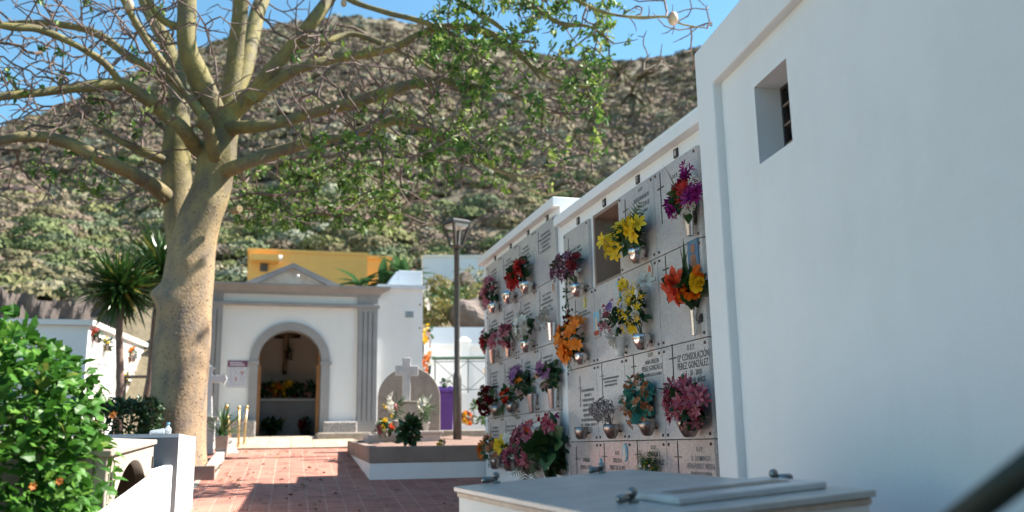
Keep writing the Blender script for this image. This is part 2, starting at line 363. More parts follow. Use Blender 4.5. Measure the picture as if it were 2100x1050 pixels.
# leaf / flower templates: length 1 along +Y
def leaf_t(w=.32, fold=.12, droop=.15, teeth=False):
    ys = [0, .2, .42, .65, .84, 1]; ws = [.03, .75, 1, .8, .42, .0]
    V = []
    for y, k in zip(ys, ws):
        z = -droop*y*y; kk = k*w*(1.0)
        if teeth and 0 < y < 1: kk *= 1+.18*(1 if ys.index(y) % 2 else -1)
        V += [(-kk, y, z+fold*k), (0, y, z), (kk, y, z+fold*k)]
    Fs = []
    for i in range(5):
        a = i*3; b = a+3; Fs += [(a, a+1, b+1, b), (a+1, a+2, b+2, b+1)]
    return np.array(V), Fs
def blade_t(w=.05, droop=.3, n=4):
    V = []; Fs = []
    for i in range(n+1):
        y = i/n; k = w*(1-y**2.2)+.002; z = -droop*y*y; V += [(-k, y, z+k*.4), (0, y, z), (k, y, z+k*.4)]
    for i in range(n):
        a = i*3; b = a+3; Fs += [(a, a+1, b+1, b), (a+1, a+2, b+2, b+1)]
    return np.array(V), Fs
def smallleaf_t(w=.28):
    return np.array([(0, 0, 0), (-w, .45, .08), (0, .5, 0), (w, .45, .08), (0, 1, -.12)]), [(0, 2, 1), (0, 3, 2), (1, 2, 4), (2, 3, 4)]
def fern_t():
    V = []; Fs = []
    for i in range(9):
        y = .1+i*.1; L = .34*math.sin(math.pi*(.15+.8*i/9))*1.0
        for s_ in (-1, 1):
            k = len(V); V += [(0, y-.03, -.25*y*y), (s_*L, y+.16, -.25*y*y-.04), (0, y+.035, -.25*y*y)]; Fs.append((k, k+1, k+2) if s_ > 0 else (k, k+2, k+1))
    return np.array(V), Fs
def lily_t(n=6, w=.2, open_=.75, curl=.25):
    V = []; Fs = []      # axis +Y, mouth at +Y
    for k in range(n):
        a = 2*math.pi*k/n; ca, sa = math.cos(a), math.sin(a); b = len(V)
        for t, ww in ((0, .25), (.35, .8), (.7, 1.0), (1, .1)):
            r = open_*t**1.1; y = .65*t-curl*t*t*1.2
            wv = w*ww
            V += [(ca*r-sa*wv, y+.05*ww, sa*r+ca*wv), (ca*r, y, sa*r), (ca*r+sa*wv, y+.05*ww, sa*r-ca*wv)]
        for i in range(3):
            p = b+i*3; q = p+3; Fs += [(p, p+1, q+1, q), (p+1, p+2, q+2, q+1)]
    return np.array(V), Fs
def rose_t():
    V = []; Fs = []
    for L, (r, n, h, off) in enumerate(((.18, 3, .5, 0), (.32, 4, .42, .5), (.46, 5, .3, .2))):
        for k in range(n):
            a = 2*math.pi*(k+off)/n; b = len(V)
            for t, rr, wd in ((0, .35, .3), (.5, .95, .75), (1, 1.0+.12*L, .55)):
                for s_ in (-1, 0, 1):
                    aa = a+s_*wd*math.pi/n*1.25; V.append((math.cos(aa)*r*rr, -.1+h*t*1.1, math.sin(aa)*r*rr))
            for i in range(2):
                p = b+i*3; q = p+3; Fs += [(p, p+1, q+1, q), (p+1, p+2, q+2, q+1)]
    return np.array(V), Fs
def dot_t():
    return np.array([(1, 0, 0), (-1, 0, 0), (0, 1, 0), (0, -1, 0), (0, 0, 1), (0, 0, -1)], float)*.5, [(0, 2, 4), (2, 1, 4), (1, 3, 4), (3, 0, 4), (2, 0, 5), (1, 2, 5), (3, 1, 5), (0, 3, 5)]
LEAF = leaf_t(); LEAFT = leaf_t(.36, .09, .22, True); BLADE = blade_t(); SLEAF = smallleaf_t(); FERN = fern_t(); LILY = lily_t(); STAR = lily_t(6, .16, .8, .1); ROSE = rose_t(); DOT = dot_t(); BROAD = leaf_t(.42, .06, .3); EUC = leaf_t(.42, .05, .1)
TLEAF = leaf_t(.2, .05, .2); YBL = blade_t(.045, .12, 4)

# ================================================================== SETTING
def hillsky():
    pts = [(-260, 330), (-120, 285), (0, 245), (100, 220), (165, 190), (280, 132), (330, 112), (420, 82), (530, 48), (620, 32), (700, 22), (800, 28), (870, 42), (960, 66), (1060, 90), (1180, 112), (1275, 116), (1376, 101), (1419, 88), (1500, 60), (1650, 20), (1900, 10), (2300, 120)]
    out = []
    for x, y in pts:
        r = ray(x, y+13); out.append((math.atan2(r[0], r[1]), r[2]/math.hypot(r[0], r[1])))
    return np.array(out)
SKY = hillsky()
R0, RB, R1 = 25.0, 33.0, 150.0
def hill_z(az, r, rough=True):
    T = np.interp(az, SKY[:, 0], SKY[:, 1]); H = T*R1
    Y = r*np.cos(az); g = np.where(Y <= 19.2, -1.616+.0955*Y, .2176+.03*(Y-19.2))
    t1 = np.clip((r-R0)/(RB-R0), 0, 1); t2 = np.clip((r-RB)/(R1-RB), 0, 1); z5 = 4.7
    z = np.where(r < RB, (g-.25)*(1-t1)+z5*t1, z5+(H-z5)*(t2**1.04))
    z = np.where(r > R1, H-(r-R1)*.25, z)
    if rough:
        fade = np.clip((r-RB)/12, 0, 1)*np.clip((R1-r)/25, .12, 1)
        z = z+fade*(.7*np.sin(az*31+r*.05)*np.sin(r*.07+az*9)+.2*np.sin(az*77+1.3)*np.sin(r*.2+az*21))
    return z
# ground sheet
mb = MB(); ys = [-70, -9, 0, 19.2, 27]; xs = [-70, -20, -8, 0, 8, 20, 70]
gp = np.array([[(x, y, G(max(y, -9))-.02) for x in xs] for y in ys]); mb.quadgrid(gp)
structure(mb.build('ground', dirt))
# red paved ramp and the cream landing before the chapel
pd = np.array([.0421, 1.0])
def lx(Y): return -.735+.0421*(Y-10.7)
mb = MB()
ys = np.linspace(-9, 16.75, 14); gp = np.array([[(lx(y)+.07+(3.14-lx(y)-.07)*k, y, G(y)) for k in np.linspace(0, 1, 5)] for y in ys]); mb.quadgrid(gp)
structure(mb.build('path', pave_red))
mb = MB(); gp = np.array([[(lx(y)+dx, y, G(y)+.006) for dx in (0, .07)] for y in ys]); mb.quadgrid(gp)
structure(mb.build('path_border', pm('cement_strip', (.50, .44, .36), (.40, .35, .29), 6, .85, .001, 50)))
mb = MB(); gp = np.array([[(x, y, G(y)) for x in (-3.2, lx(y))] for y in np.linspace(10.4, 16.75, 6)]); mb.quadgrid(gp)
structure(mb.build('side_paving', pave_red))
mb = MB(); gp = np.array([[(x, y, G(y)+.03) for x in np.linspace(-1.6, 6, 5)] for y in (16.75, 18, 19.2)]); mb.quadgrid(gp)
mb.add([(-1.6, 16.75, G(16.75)-.02), (6, 16.75, G(16.75)-.02), (6, 16.75, G(16.75)+.03), (-1.6, 16.75, G(16.75)+.03)], [(0, 1, 2, 3)])
structure(mb.build('landing', pave_pale))
# a few fallen leaves
n_ = 170; Yf = rng.uniform(8.5, 16.5, n_); Xf = rng.uniform(-.6, 2.6, n_)*rng.uniform(.3, 1, n_); P_ = np.stack([Xf, Yf, -1.616+.0955*Yf+.012], 1)
fl_ = MB(); fl_.inst(*SLEAF, rotm(rng.normal(0, 1, (n_, 3))*np.array([1, 1, .08]), np.array([[0, 0, 1.0]])+rng.normal(0, .35, (n_, 3))), P_, rng.uniform(.04, .1, n_))
stuff(fl_.build('fallen_leaves', islandmat('dead_leaf', [(0, (.09, .05, .02)), (.6, (.18, .11, .05)), (1, (.12, .12, .03))], .7, .1)))['label'] = 'dry leaves scattered over the red paving'
# hillside
azs = np.linspace(R_(-60), R_(78), 260); rs = np.concatenate([np.linspace(24.6, 33, 10), np.linspace(34, 150, 150), [155, 165, 200]])
A, Rr = np.meshgrid(azs, rs); Z = hill_z(A, Rr)
Z[:10] += rng.normal(0, .05, Z[:10].shape)
mb = MB(); mb.quadgrid(np.stack([Rr*np.sin(A), Rr*np.cos(A), Z], 2)); structure(mb.build('hillside', hillmat, smooth=True))

# scrub: ground cover nobody could count
def scrub(name, n, rlo, rhi, azlo, azhi, smin, smax, faces=110, zpow=1.0, palette=None, qs=1.0):
    temps = []
    for k in range(5):
        c = rdir(faces, .25); c[:, 2] = np.abs(c[:, 2]); rad = rng.uniform(.55, 1.0, faces)[:, None]; c = c*rad**.5*np.array([1, 1, .58])
        d = c+rng.normal(0, .34, (faces, 3)); d /= np.linalg.norm(d, axis=1)[:, None]
        temps.append((c, d))
    u = rng.uniform(0, 1, n); r = rlo*(rhi/rlo)**(u**zpow); az = rng.uniform(azlo, azhi, n)
    z = hill_z(az, r); X = r*np.sin(az); Y = r*np.cos(az); s = rng.uniform(smin, smax, n)*rng.choice([.6, 1, 1, 1.5], n)
    Vs = []; cols = []
    for i in range(n):
        c, d = temps[i % 5]; k = len(c); L = s[i]
        th = rng.uniform(0, 6.28); cs, sn = math.cos(th), math.sin(th); Rz = np.array([[cs, -sn, 0], [sn, cs, 0], [0, 0, 1]])
        c = c@Rz.T; d = d@Rz.T
        t = np.cross(d, rng.normal(size=(k, 3))); t /= np.linalg.norm(t, axis=1)[:, None]+1e-9; b = np.cross(d, t)
        w = qs*rng.uniform(.05, .12, (k, 1)); h = qs*rng.uniform(.10, .22, (k, 1))
        q = np.stack([c-t*w-b*h, c+t*w-b*h*.6, c+t*w*.4+b*h, c-t*w*.7+b*h*.8], 1)*L*np.array([1, 1, .95])+np.array([X[i], Y[i], z[i]-.08*L])
        Vs.append(q.reshape(-1, 3))
        e = (r[i]-33)/119
        f = palette(e, az[i], X[i], Y[i])
        cc = 1.05*(.78*np.array(f)+.22*np.array([.19, .14, .095]))[None]*rng.uniform(.88, 1.14, (k, 1)); cols.append(np.repeat(cc, 4, 0))
    V = np.vstack(Vs); Cc = np.vstack(cols); nv = len(V); nf = nv//4
    me = bpy.data.meshes.new(name); me.vertices.add(nv); me.vertices.foreach_set('co', V.ravel()); me.loops.add(nv); me.loops.foreach_set('vertex_index', np.arange(nv, dtype=np.int32))
    me.polygons.add(nf); me.polygons.foreach_set('loop_start', np.arange(0, nv, 4, dtype=np.int32)); me.polygons.foreach_set('loop_total', np.full(nf, 4, dtype=np.int32)); me.update()
    at = me.attributes.new('tint', 'FLOAT_COLOR', 'POINT'); at.data.foreach_set('color', np.hstack([Cc, np.ones((nv, 1))]).ravel().astype(np.float32))
    me.materials.append(scrub_m); o = bpy.data.objects.new(name, me); COL.objects.link(o); stuff(o); o['label'] = 'dry scrub of brown, grey green and olive bushes covering the hillside'
    return o
GREEN = [(.085, .13, .042), (.11, .155, .055), (.09, .135, .07), (.14, .16, .055)]; OLIVE = [(.15, .14, .068), (.17, .15, .08), (.125, .12, .06)]; BROWN = [(.16, .12, .09), (.19, .15, .105), (.125, .095, .08), (.21, .17, .12), (.145, .10, .09)]; DARK = [(.06, .066, .042), (.07, .06, .05)]; PALE = [(.26, .24, .155), (.22, .245, .18), (.28, .25, .17)]
def pal(e, az, X, Y):
    n = math.sin(az*23+Y*.13)*math.sin(X*.21+2)+rng.normal(0, .35)
    pg = max(.03, .62-2.2*e)
    u = rng.uniform()
    if n > 1.0: return DARK[rng.integers(2)]
    if u < pg: return GREEN[rng.integers(4)]
    if u < pg+.12: return PALE[rng.integers(3)]
    if u < pg+.36: return OLIVE[rng.integers(3)]
    return BROWN[rng.integers(5)]
scrub('hillside_scrub', 12500, 55, 152, R_(-33), R_(49), .38, .95, palette=pal, faces=80, qs=1.25)
scrub('hillside_scrub', 3200, 33.5, 58, R_(-33), R_(30), .4, .95, palette=pal, faces=270, qs=.6)
# ================================================================== NEAR WHITE BUILDING
nbP = np.array([2.9, 5.39, 0.0]); nbd = np.array([.118, .993, 0]); nbn = np.array([-.993, .118, 0])
def nbM(V): V = np.asarray(V, float); return nbP-V[:, :1]*nbd+V[:, 1:2]*nbn+V[:, 2:3]*np.array([0, 0, 1.0])
nb = thing('white_building', 'tall plain white building at the right edge with one small deep barred window', 'building', (nbP[0], nbP[1], -1.1))
mb = MB(); u0, u1, z0, z1 = .79, 1.222, 1.615, 2.104
for a in ((.297, u0, -2.2, 2.33), (u1, 9.5, -2.2, 2.33), (u0, u1, -2.2, z0), (u0, u1, z1, 2.33)): mb.box(a[0], a[1], -.25, -.06, a[2], a[3], nbM)
mb.box(.0, .15, -4, -.501, -2.2, 2.6, nbM); mb.box(9.35, 9.5, -4, -.501, -2.2, 2.6, nbM); mb.box(.15, 9.35, -4, -3.85, -2.2, 2.6, nbM)
mb.build('wall', white, nb)
MB().ext([(0, -2.2), (.297, -2.2), (.297, 2.33), (9.5, 2.33), (9.5, 2.67), (0, 2.67)], 'y', -.5, 0, nbM).build('raised_frame', white, nb, bevel=.012)
MB().box(.002, 9.498, -3.99, -.502, 2.6, 2.66, nbM).build('roof', palewall, nb)
wf = MB()
wf.box(u0+.002, u1-.002, -.245, -.225, z0+.002, z0+.02, nbM).box(u0+.002, u1-.002, -.245, -.225, z1-.02, z1-.002, nbM).box(u0+.002, u0+.02, -.245, -.225, z0+.02, z1-.02, nbM).box(u1-.02, u1-.002, -.245, -.225, z0+.02, z1-.02, nbM)
wfo = wf.build('window_frame', black_metal, nb)
for k in range(3):
    zz = z0+(z1-z0)*(k+1)/4; MB().box(u0+.02, u1-.02, -.243, -.227, zz-.006, zz+.006, nbM).build('window_bar', pm('bar_brown', (.25, .18, .13), None, 8, .5), wfo)
MB().box(u0-.05, u1+.05, -.75, -.73, z0-.05, z1+.05, nbM).build('unlit_room_sheet', pm('unlit_room_black', (.02, .018, .016), None, 9, .8), wfo)  # near-black sheet, its colour standing in for the unlit room behind the window

# ================================================================== NICHE BLOCKS
def text_mesh(s, size, align='CENTER'):
    cu = bpy.data.curves.new('t', 'FONT'); cu.body = s; cu.size = size; cu.align_x = align; cu.resolution_u = 2; cu.extrude = .0008
    cu.space_character = 1.05; cu.offset = size*.006
    o = bpy.data.objects.new('t', cu); COL.objects.link(o); dg = bpy.context.evaluated_depsgraph_get(); dg.update()
    me = bpy.data.meshes.new_from_object(o.evaluated_get(dg)); V = np.array([v.co[:] for v in me.vertices]).reshape(-1, 3); Fs = [tuple(p.vertices) for p in me.polygons]
    bpy.data.objects.remove(o); bpy.data.curves.remove(cu); bpy.data.meshes.remove(me)
    return V, Fs
def on_slab(V, y, z, X):        # text x runs to -Y as seen from the path
    V = np.asarray(V, float); return np.stack([X-V[:, 2], y-V[:, 0], z+V[:, 1]], 1)
def add_text(mb, s, size, y, z, X, squeeze=1.0, align='CENTER'):
    V, Fs = text_mesh(s, size, align)
    if len(V): V[:, 0] *= squeeze; mb.add(on_slab(V, y, z, X), Fs)
def cross_mb(mb, y, z, X, h=.34, w=.1, t=.008, arm=.3):
    mb.box(X-.004, X, y-t/2, y+t/2, z-h*(1-arm), z+h*arm); mb.box(X-.0045, X-.0005, y-w/2, y-t/2, z-t*.6, z+t*.6); mb.box(X-.0045, X-.0005, y+t/2, y+w/2, z-t*.6, z+t*.6)
def scrawl(mb, y, z, X, w, h, n, seed):       # lines of cut letters too worn to read
    rg = random.Random(seed)
    for k in range(n):
        ww = w*rg.uniform(.45, 1); yy = y+ww/2; zz = z-k*h*1.55
        while yy > y-ww/2:
            lw = h*rg.uniform(.35, .6)
            if rg.random() > .14: mb.box(X-.002, X, yy-lw*.8, yy, zz-h*rg.uniform(.35, .5), zz+h*rg.uniform(.35, .5))
            yy -= lw
XS = 3.086
b1 = thing('niche_block', 'near block of burial niches with grey slabs, one niche open and brown inside', 'niche block', (3.12, 7.2, -.95), 'burial niche blocks beside the path')
Z1 = [2.146, 1.448, .725, .018, -.70]; Y1 = [5.78, 6.545, 7.30, 7.97, 8.80]
hy0, hy1, hz0, hz1 = 7.325, 7.965, 1.455, 2.138
mb = MB()
for y0, y1, za, zb in ((5.42, hy0, -1.4, 2.27), (hy1, 8.98, -1.4, 2.27), (hy0, hy1, -1.4, hz0), (hy0, hy1, hz1, 2.27)): mb.box(3.12, 3.5, y0, y1, za, zb)
mb.box(3.5, 5.6, 5.42, 8.98, -1.4, 2.27)
mb.build('wall', white, b1)
MB().box(3.04, 5.66, 5.42, 8.978, 2.272, 2.37).build('cornice', white, b1, bevel=.008)
nh = MB(); e = .022       # bare render lining of the open niche
nh.box(3.105, 3.48, hy0-.02, hy0+e, hz0-.02, hz1+.012).box(3.105, 3.48, hy1-e, hy1+.018, hz0-.02, hz1+.012).box(3.105, 3.48, hy0+e, hy1-e, hz0-.02, hz0+e).box(3.105, 3.48, hy0+e, hy1-e, hz1-e, hz1+.012).box(3.40, 3.47, hy0+e, hy1-e, hz0+e, hz1-e)
nh.build('open_niche', brownhole, b1, bevel=.003)
b2 = thing('niche_block', 'farther, stepped up block of burial niches with white end above the near block', 'niche block', (3.12, 10.7, -.7), 'burial niche blocks beside the path')
Z2 = [2.434, 1.745, 1.06, .35, -.30]; Y2 = [9.06, 9.82, 10.575, 11.33, 12.09]
mb = MB(); mb.box(3.12, 5.6, 8.98, 12.33, -1.2, 2.51); mb.box(3.43, 5.3, 12.33, 13.05, -1.0, 2.5); mb.build('wall', white, b2)
MB().box(3.04, 5.66, 8.98, 12.42, 2.512, 2.615).build('cornice', white, b2, bevel=.008)
b3 = thing('white_roof_block', 'low white roof corner showing just above the near niche block cornice', 'building', (5.2, 8, -1))
MB().box(5.70, 7.7, 5.2, 12.1, -1.2, 4.28).build('wall', white, b3); MB().box(5.62, 7.8, 5.1, 12.2, 4.282, 4.42).build('roof', white, b3, bevel=.01)

SL = {}; BOLT = []
def slab(block, key, y0, y1, z0, z1, mat, jx=XS):
    g = .0035; o = MB().box(jx, 3.118, y0+g, y1-g, z0+g, z1-g).build('niche_slab', mat, block, bevel=.0025); SL[key] = o
    for yy in (y0+.045, y1-.045):
        for zz in (z0+.035, z1-.035):
            if not BOLT:
                b = MB().lathe([(.012, 0), (.012, .006), (.006, .011)], (0, 0, 0), 8, M=lambda V: np.stack([-V[:, 2], V[:, 0], V[:, 1]], 1)).build('slab_bolt', bronze); BOLT.append(b)
            else: b = BOLT[0].copy(); COL.objects.link(b)
            b.parent = o; b.location = (jx, yy, zz)
    return o
for r in range(4):
    for c in range(4):
        slab(b2, (2, r, c), Y2[c], Y2[c+1], Z2[r+1], Z2[r], G_slab_b)
        if r == 0 and c == 2: continue
        y0, y1 = Y1[c], Y1[c+1]
        if r == 0 and c == 3: y0 = 8.06
        slab(b1, (1, r, c), y0, y1, Z1[r+1], Z1[r], G_pink if r == 3 else G_slab)
for (bk, Z, zb) in ((b1, 1, None), (b2, 2, None)):   # joint strip behind slabs
    ZZ = Z1 if Z == 1 else Z2; YY = Y1 if Z == 1 else Y2; mb = MB()
    for r in (1, 2, 3): mb.box(3.1, 3.117, YY[0], YY[-1], ZZ[r]-.004, ZZ[r]+.004)
    mb.build('slab_joint', joint, bk)
for n, (bk, y, z) in {8: (b1, 6.17, 2.207), 7: (b1, 6.91, 2.207), 6: (b1, 7.69, 2.207), 5: (b1, 8.41, 2.207), 4: (b2, 9.40, 2.474), 3: (b2, 10.14, 2.474), 2: (b2, 10.91, 2.474), 1: (b2, 11.69, 2.474)}.items():
    p = MB().box(3.106, 3.119, y-.033, y+.033, z-.036, z+.036).build('number_plate', plate_black, bk, bevel=.002)
    t = MB(); add_text(t, str(n), .062, y, z-.022, 3.1045); t.build('numeral', plate_white, p)
def inscribe(key, lines, soft=False, cross=None, name='inscription'):
    mb = MB()
    for s, size, y, z, sq in lines: add_text(mb, s, size, y, z, XS-.001, sq)
    if cross: c_ = MB(); cross_mb(c_, *cross[:2], XS-.0005, *cross[2:]); c_.build('cross_mark', ink_soft if soft else ink, SL[key])
    mb.build(name, ink_soft if soft else ink, SL[key])
def yz(px, py, X=XS): p = atX(px, py, X); return p[1], p[2]
def L(px, py, s, hpx, sq=1.0):
    p = atX(px, py, XS); d = np.linalg.norm(p); return (s, hpx*d/F*1.42, p[1], p[2]-hpx*d/F*.5, sq)
# near block, readable stones
inscribe((1, 2, 0), [L(1417, 711, 'D.E.P.', 11, .9), L(1421, 729, 'Dª CONSOLACIÓN', 14, .78), L(1420, 747, 'PÉREZ GONZÁLEZ', 14, .78), L(1420, 764, '† 3 - 10 - 2010', 11, .8), L(1425, 779, 'A LOS 81 AÑOS', 11, .8)], cross=(*yz(1380, 735), .36, .12, .008))
inscribe((1, 2, 1), [L(1334, 727, 'D.E.P.', 8, .9), L(1337, 741, 'ANA BELÉN', 9, .95), L(1337, 754, 'PÉREZ GONZÁLEZ', 10, .8), L(1338, 768, 'FALLECIÓ A LOS 33 AÑOS', 6, .85)], cross=(*yz(1300, 752), .34, .1, .008))
inscribe((1, 0, 1), [L(1313, 388, 'D.E.P.', 7, .9), L(1315, 405, 'JOSE SANDALIO', 9, .8), L(1316, 421, 'FALERO JORGE', 9, .85), L(1318, 434, '† 17 - 3 - 2013', 6, .9)], cross=(*yz(1283, 432), .34, .11, .008))
inscribe((1, 0, 0), [L(1384, 360, 'D.E.P.', 8, .9), L(1390, 380, 'D. JUAN', 11, 1.0)], cross=(*yz(1355, 386), .42, .12, .008))
inscribe((1, 1, 0), [L(1400, 552, 'FAMILIA', 10, .9), L(1389, 588, 'CRUZ', 12, .9)], cross=(*yz(1366, 552), .36, .11, .008))
inscribe((1, 1, 1), [L(1336, 575, 'ABUELO', 8, 1.0)])
mb = MB(); add_text(mb, 'SQ', .05, *yz(1382, 613), XS-.001); cross_mb(mb, *yz(1371, 611), XS-.0005, .09, .06, .006, .5); mb.build('metal_monogram', ink, SL[(1, 1, 0)])
inscribe((1, 3, 0), [L(1435, 921, 'D.E.P.', 9, .9), L(1437, 940, 'D. DOMINGO', 10, .9), L(1437, 956, 'HERNÁNDEZ NERRA', 11, .78), L(1438, 971, 'TUS HIJOS NO TE OLVIDAN', 6, .8)], True)
inscribe((1, 3, 1), [L(1340, 917, 'D.E.P.', 8, .9), L(1341, 931, 'Dª MARÍA S.', 9, .9), L(1338, 947, 'LEDESMA GONZÁLEZ', 10, .78)])
inscribe((1, 3, 2), [L(1266, 929, 'D.E.P.', 7, .9), L(1266, 944, 'URSULA', 9, 1.0), L(1267, 959, 'PERET DE LA PAZ', 9, .78)])
inscribe((1, 3, 3), [L(1203, 943, 'FAMILIA', 8, .9), L(1203, 958, 'RIVERO CRUZ', 8, .9)])
for key, (px, py), hh in (((1, 3, 0), (1391, 937), .34), ((1, 3, 1), (1308, 932), .34), ((1, 3, 2), (1240, 936), .34), ((1, 3, 3), (1183, 941), .34)):
    mb = MB(); cross_mb(mb, *yz(px, py), XS-.0005, hh, .12, .007, .35); mb.build('cross_mark', ink, SL[key])
for key, (px, py), hh, n in (((1, 2, 3), (1205, 800), .03, 8), ((1, 2, 2), (1252, 775), .02, 3), ((1, 0, 3), (1180, 510), .028, 6), ((1, 1, 3), (1195, 640), .02, 2)):
    y, z = yz(px, py); mb = MB(); scrawl(mb, y, z, XS-.0003, .42, hh, n, px); mb.build('inscription', ink_soft, SL[key]); mb = MB(); cross_mb(mb, y+.2, z+.03, XS-.0005, .3, .1, .007, .4); mb.build('cross_mark', ink_soft, SL[key])
for r in range(4):
    for c in range(4):
        y = (Y2[c]+Y2[c+1])/2-.03; z = Z2[r]-.13; mb = MB(); scrawl(mb, y, z, XS-.0003, .42, .03, 5+(r*3+c) % 3, r*7+c*13+5)
        mb.build('inscription', ink_soft, SL[(2, r, c)]); mb = MB(); cross_mb(mb, y+.24, z-.03, XS-.0005, .26, .09, .007, .4); mb.build('cross_mark', ink_soft, SL[(2, r, c)])
# pictures and medals fixed to the slabs
def picture(key, px, py, w, h, kind):
    y, z = yz(px, py); mb = MB()
    if kind == 'oval':
        a = np.linspace(0, 2*math.pi, 20, endpoint=False); mb.ext([(y+w/2*math.cos(t), z+h/2*math.sin(t)) for t in a], 'x', XS-.012, XS+.001)
        o = mb.build('oval_picture', photo_pale, SL[key]); f = MB(); f.ext([(y+w/3.6*math.cos(t), z-.004+h/3*math.sin(t)) for t in a], 'x', XS-.0145, XS-.0115); f.build('portrait', photo_red, o)
    elif kind == 'photo':
        o = mb.box(XS-.014, XS+.001, y-w/2, y+w/2, z-h/2, z+h/2).build('photo_tile', photo_blue, SL[key], bevel=.002)
        f = MB(); a = np.linspace(0, 2*math.pi, 16, endpoint=False); f.ext([(y-.005+w*.2*math.cos(t), z+h*.2+h*.15*math.sin(t)) for t in a], 'x', XS-.0155, XS-.0135); f.build('face', photo_skin, o)
        f = MB(); f.ext([(y-w*.36, z-h*.48), (y+w*.3, z-h*.48), (y+w*.2, z-h*.05), (y-.01, z+h*.03), (y-w*.28, z-h*.08)], 'x', XS-.0152, XS-.0132); f.build('shoulders', photo_skin, o)
    elif kind == 'saint':
        o = mb.box(XS-.012, XS+.001, y-w/2, y+w/2, z-h/2, z+h/2).build('picture_frame', pm('frame_grey', (.42, .38, .34), None, 20, .4), SL[key], bevel=.002)
        MB().box(XS-.0135, XS-.0115, y-w*.42, y+w*.42, z-h*.44, z+h*.45).build('picture_ground', photo_sky, o)
        f = MB(); f.ext([(y-w*.3, z-h*.42), (y+w*.3, z-h*.42), (y+w*.14, z+h*.2), (y, z+h*.32), (y-w*.14, z+h*.2)], 'x', XS-.0152, XS-.0132); f.build('robed_figure', photo_pale, o)
        f = MB(); f.box(XS-.0156, XS-.0136, y-w*.4, y+w*.4, z-h*.43, z-h*.26); f.build('picture_foot', photo_red, o)
    elif kind == 'virgin':
        a = np.linspace(0, 2*math.pi, 20, endpoint=False); mb.ext([(y+w/2*math.cos(t), z+h/2*math.sin(t)) for t in a], 'x', XS-.011, XS+.001); o = mb.build('holy_picture', photo_sky, SL[key])
        f = MB(); f.ext([(y-w*.28, z-h*.4), (y+w*.28, z-h*.4), (y+w*.16, z+h*.15), (y, z+h*.36), (y-w*.16, z+h*.15)], 'x', XS-.0135, XS-.0105); f.build('robed_figure', photo_pale, o)
    elif kind == 'medal':
        a = np.linspace(0, 2*math.pi, 20, endpoint=False); mb.ext([(y+w/2*math.cos(t), z+h/2*math.sin(t)) for t in a], 'x', XS-.01, XS+.001); o = mb.build('oval_medal', lemon, SL[key])
        f = MB(); f.ext([(y+w*.25*math.cos(t), z+h*.3*math.sin(t)) for t in a], 'x', XS-.012, XS-.0095); f.build('medal_relief', G_slab_b, o)
picture((1, 1, 0), 1424, 522, .16, .22, 'photo'); picture((1, 1, 1), 1335, 554, .085, .13, 'oval'); picture((1, 1, 2), 1269, 594, .1, .17, 'virgin'); picture((1, 1, 3), 1226, 664, .16, .25, 'saint'); picture((1, 1, 3), 1200, 621, .075, .1, 'medal'); picture((1, 3, 2), 1283, 928, .09, .15, 'virgin'); picture((2, 1, 0), 1136, 588, .05, .12, 'oval')
picture((1, 3, 2), 1233, 953, .06, .12, 'virgin')
for key, px, py in (((1, 0, 0), 1429, 447), ((1, 1, 0), 1441, 652)):   # little hooks on the stone
    y, z = yz(px, py); mb = MB(); mb.box(XS-.02, XS, y-.006, y+.006, z-.03, z+.03); mb.ball((XS-.02, y, z), .013, 8, 5); mb.build('hook', black_metal, SL[key])

# ================================================================== BOUQUETS AND VASES
GV = 'flower vases on the niche slabs'
def vase_mb(kind, h, r):
    mb = MB(); fl = 0; n = 12
    if kind == 'shell': pr = [(.3*r, 0), (.5*r, .06*h), (.8*r, .4*h), (1.0*r, .72*h), (.96*r, h), (.88*r, h), (.7*r, .5*h)]; fl = .06
    elif kind == 'tube': pr = [(.62*r, 0), (.66*r, .02*h), (1.0*r, .98*h), (1.04*r, h), (.92*r, h), (.6*r, .3*h)]
    elif kind == 'cup': pr = [(.5*r, 0), (.75*r, .15*h), (.95*r, .6*h), (1.0*r, h), (.9*r, h), (.7*r, .4*h)]
    elif kind == 'pot': pr = [(.7*r, 0), (.95*r, .85*h), (1.08*r, .86*h), (1.08*r, h), (.95*r, h), (.85*r, .7*h)]
    else: pr = [(.6*r, 0), (r, h), (.9*r, h), (.5*r, .3*h)]
    return mb, pr, fl, n
BN = {'lily': 'lily_blooms', 'star': 'lily_blooms', 'rose': 'rose_blooms', 'dot': 'filler_blossom', 'spike': 'flower_spike', 'glad': 'gladiolus_blooms'}
def blooms(parent, kind, col, C, n, size, spread, seed, face=(-1, 0, .15), out=None):
    """flower heads scattered over the front of the bunch whose half axes are spread"""
    mb = MB(); C = np.asarray(C, float); sp = np.asarray(spread, float)
    d = rdir(n); f = np.asarray(face, float); 
    d = np.where((d@f)[:, None] < -.15, d-2*np.outer(d@f, f)/np.dot(f, f), d); d /= np.linalg.norm(d, axis=1)[:, None]
    rad = rng.uniform(.55, 1.0, n)[:, None]; P = C+d*sp*rad
    D = d+f*.7+rng.normal(0, .25, (n, 3)); Rm = rotm(D, rdir(n)); s = size*rng.uniform(.75, 1.15, n)
    T = {'lily': LILY, 'star': STAR, 'rose': ROSE, 'dot': DOT, 'glad': STAR}[kind]
    if n <= 9 and kind != 'dot':
        for i in range(n): MB().inst(T[0], T[1], Rm[i:i+1], P[i:i+1], s[i:i+1]).build(BN[kind][:-1], PET[col], parent, smooth=True)
        return
    mb.inst(T[0], T[1], Rm, P, s)
    return mb.build(BN[kind], PET[col], parent, smooth=kind != 'dot')
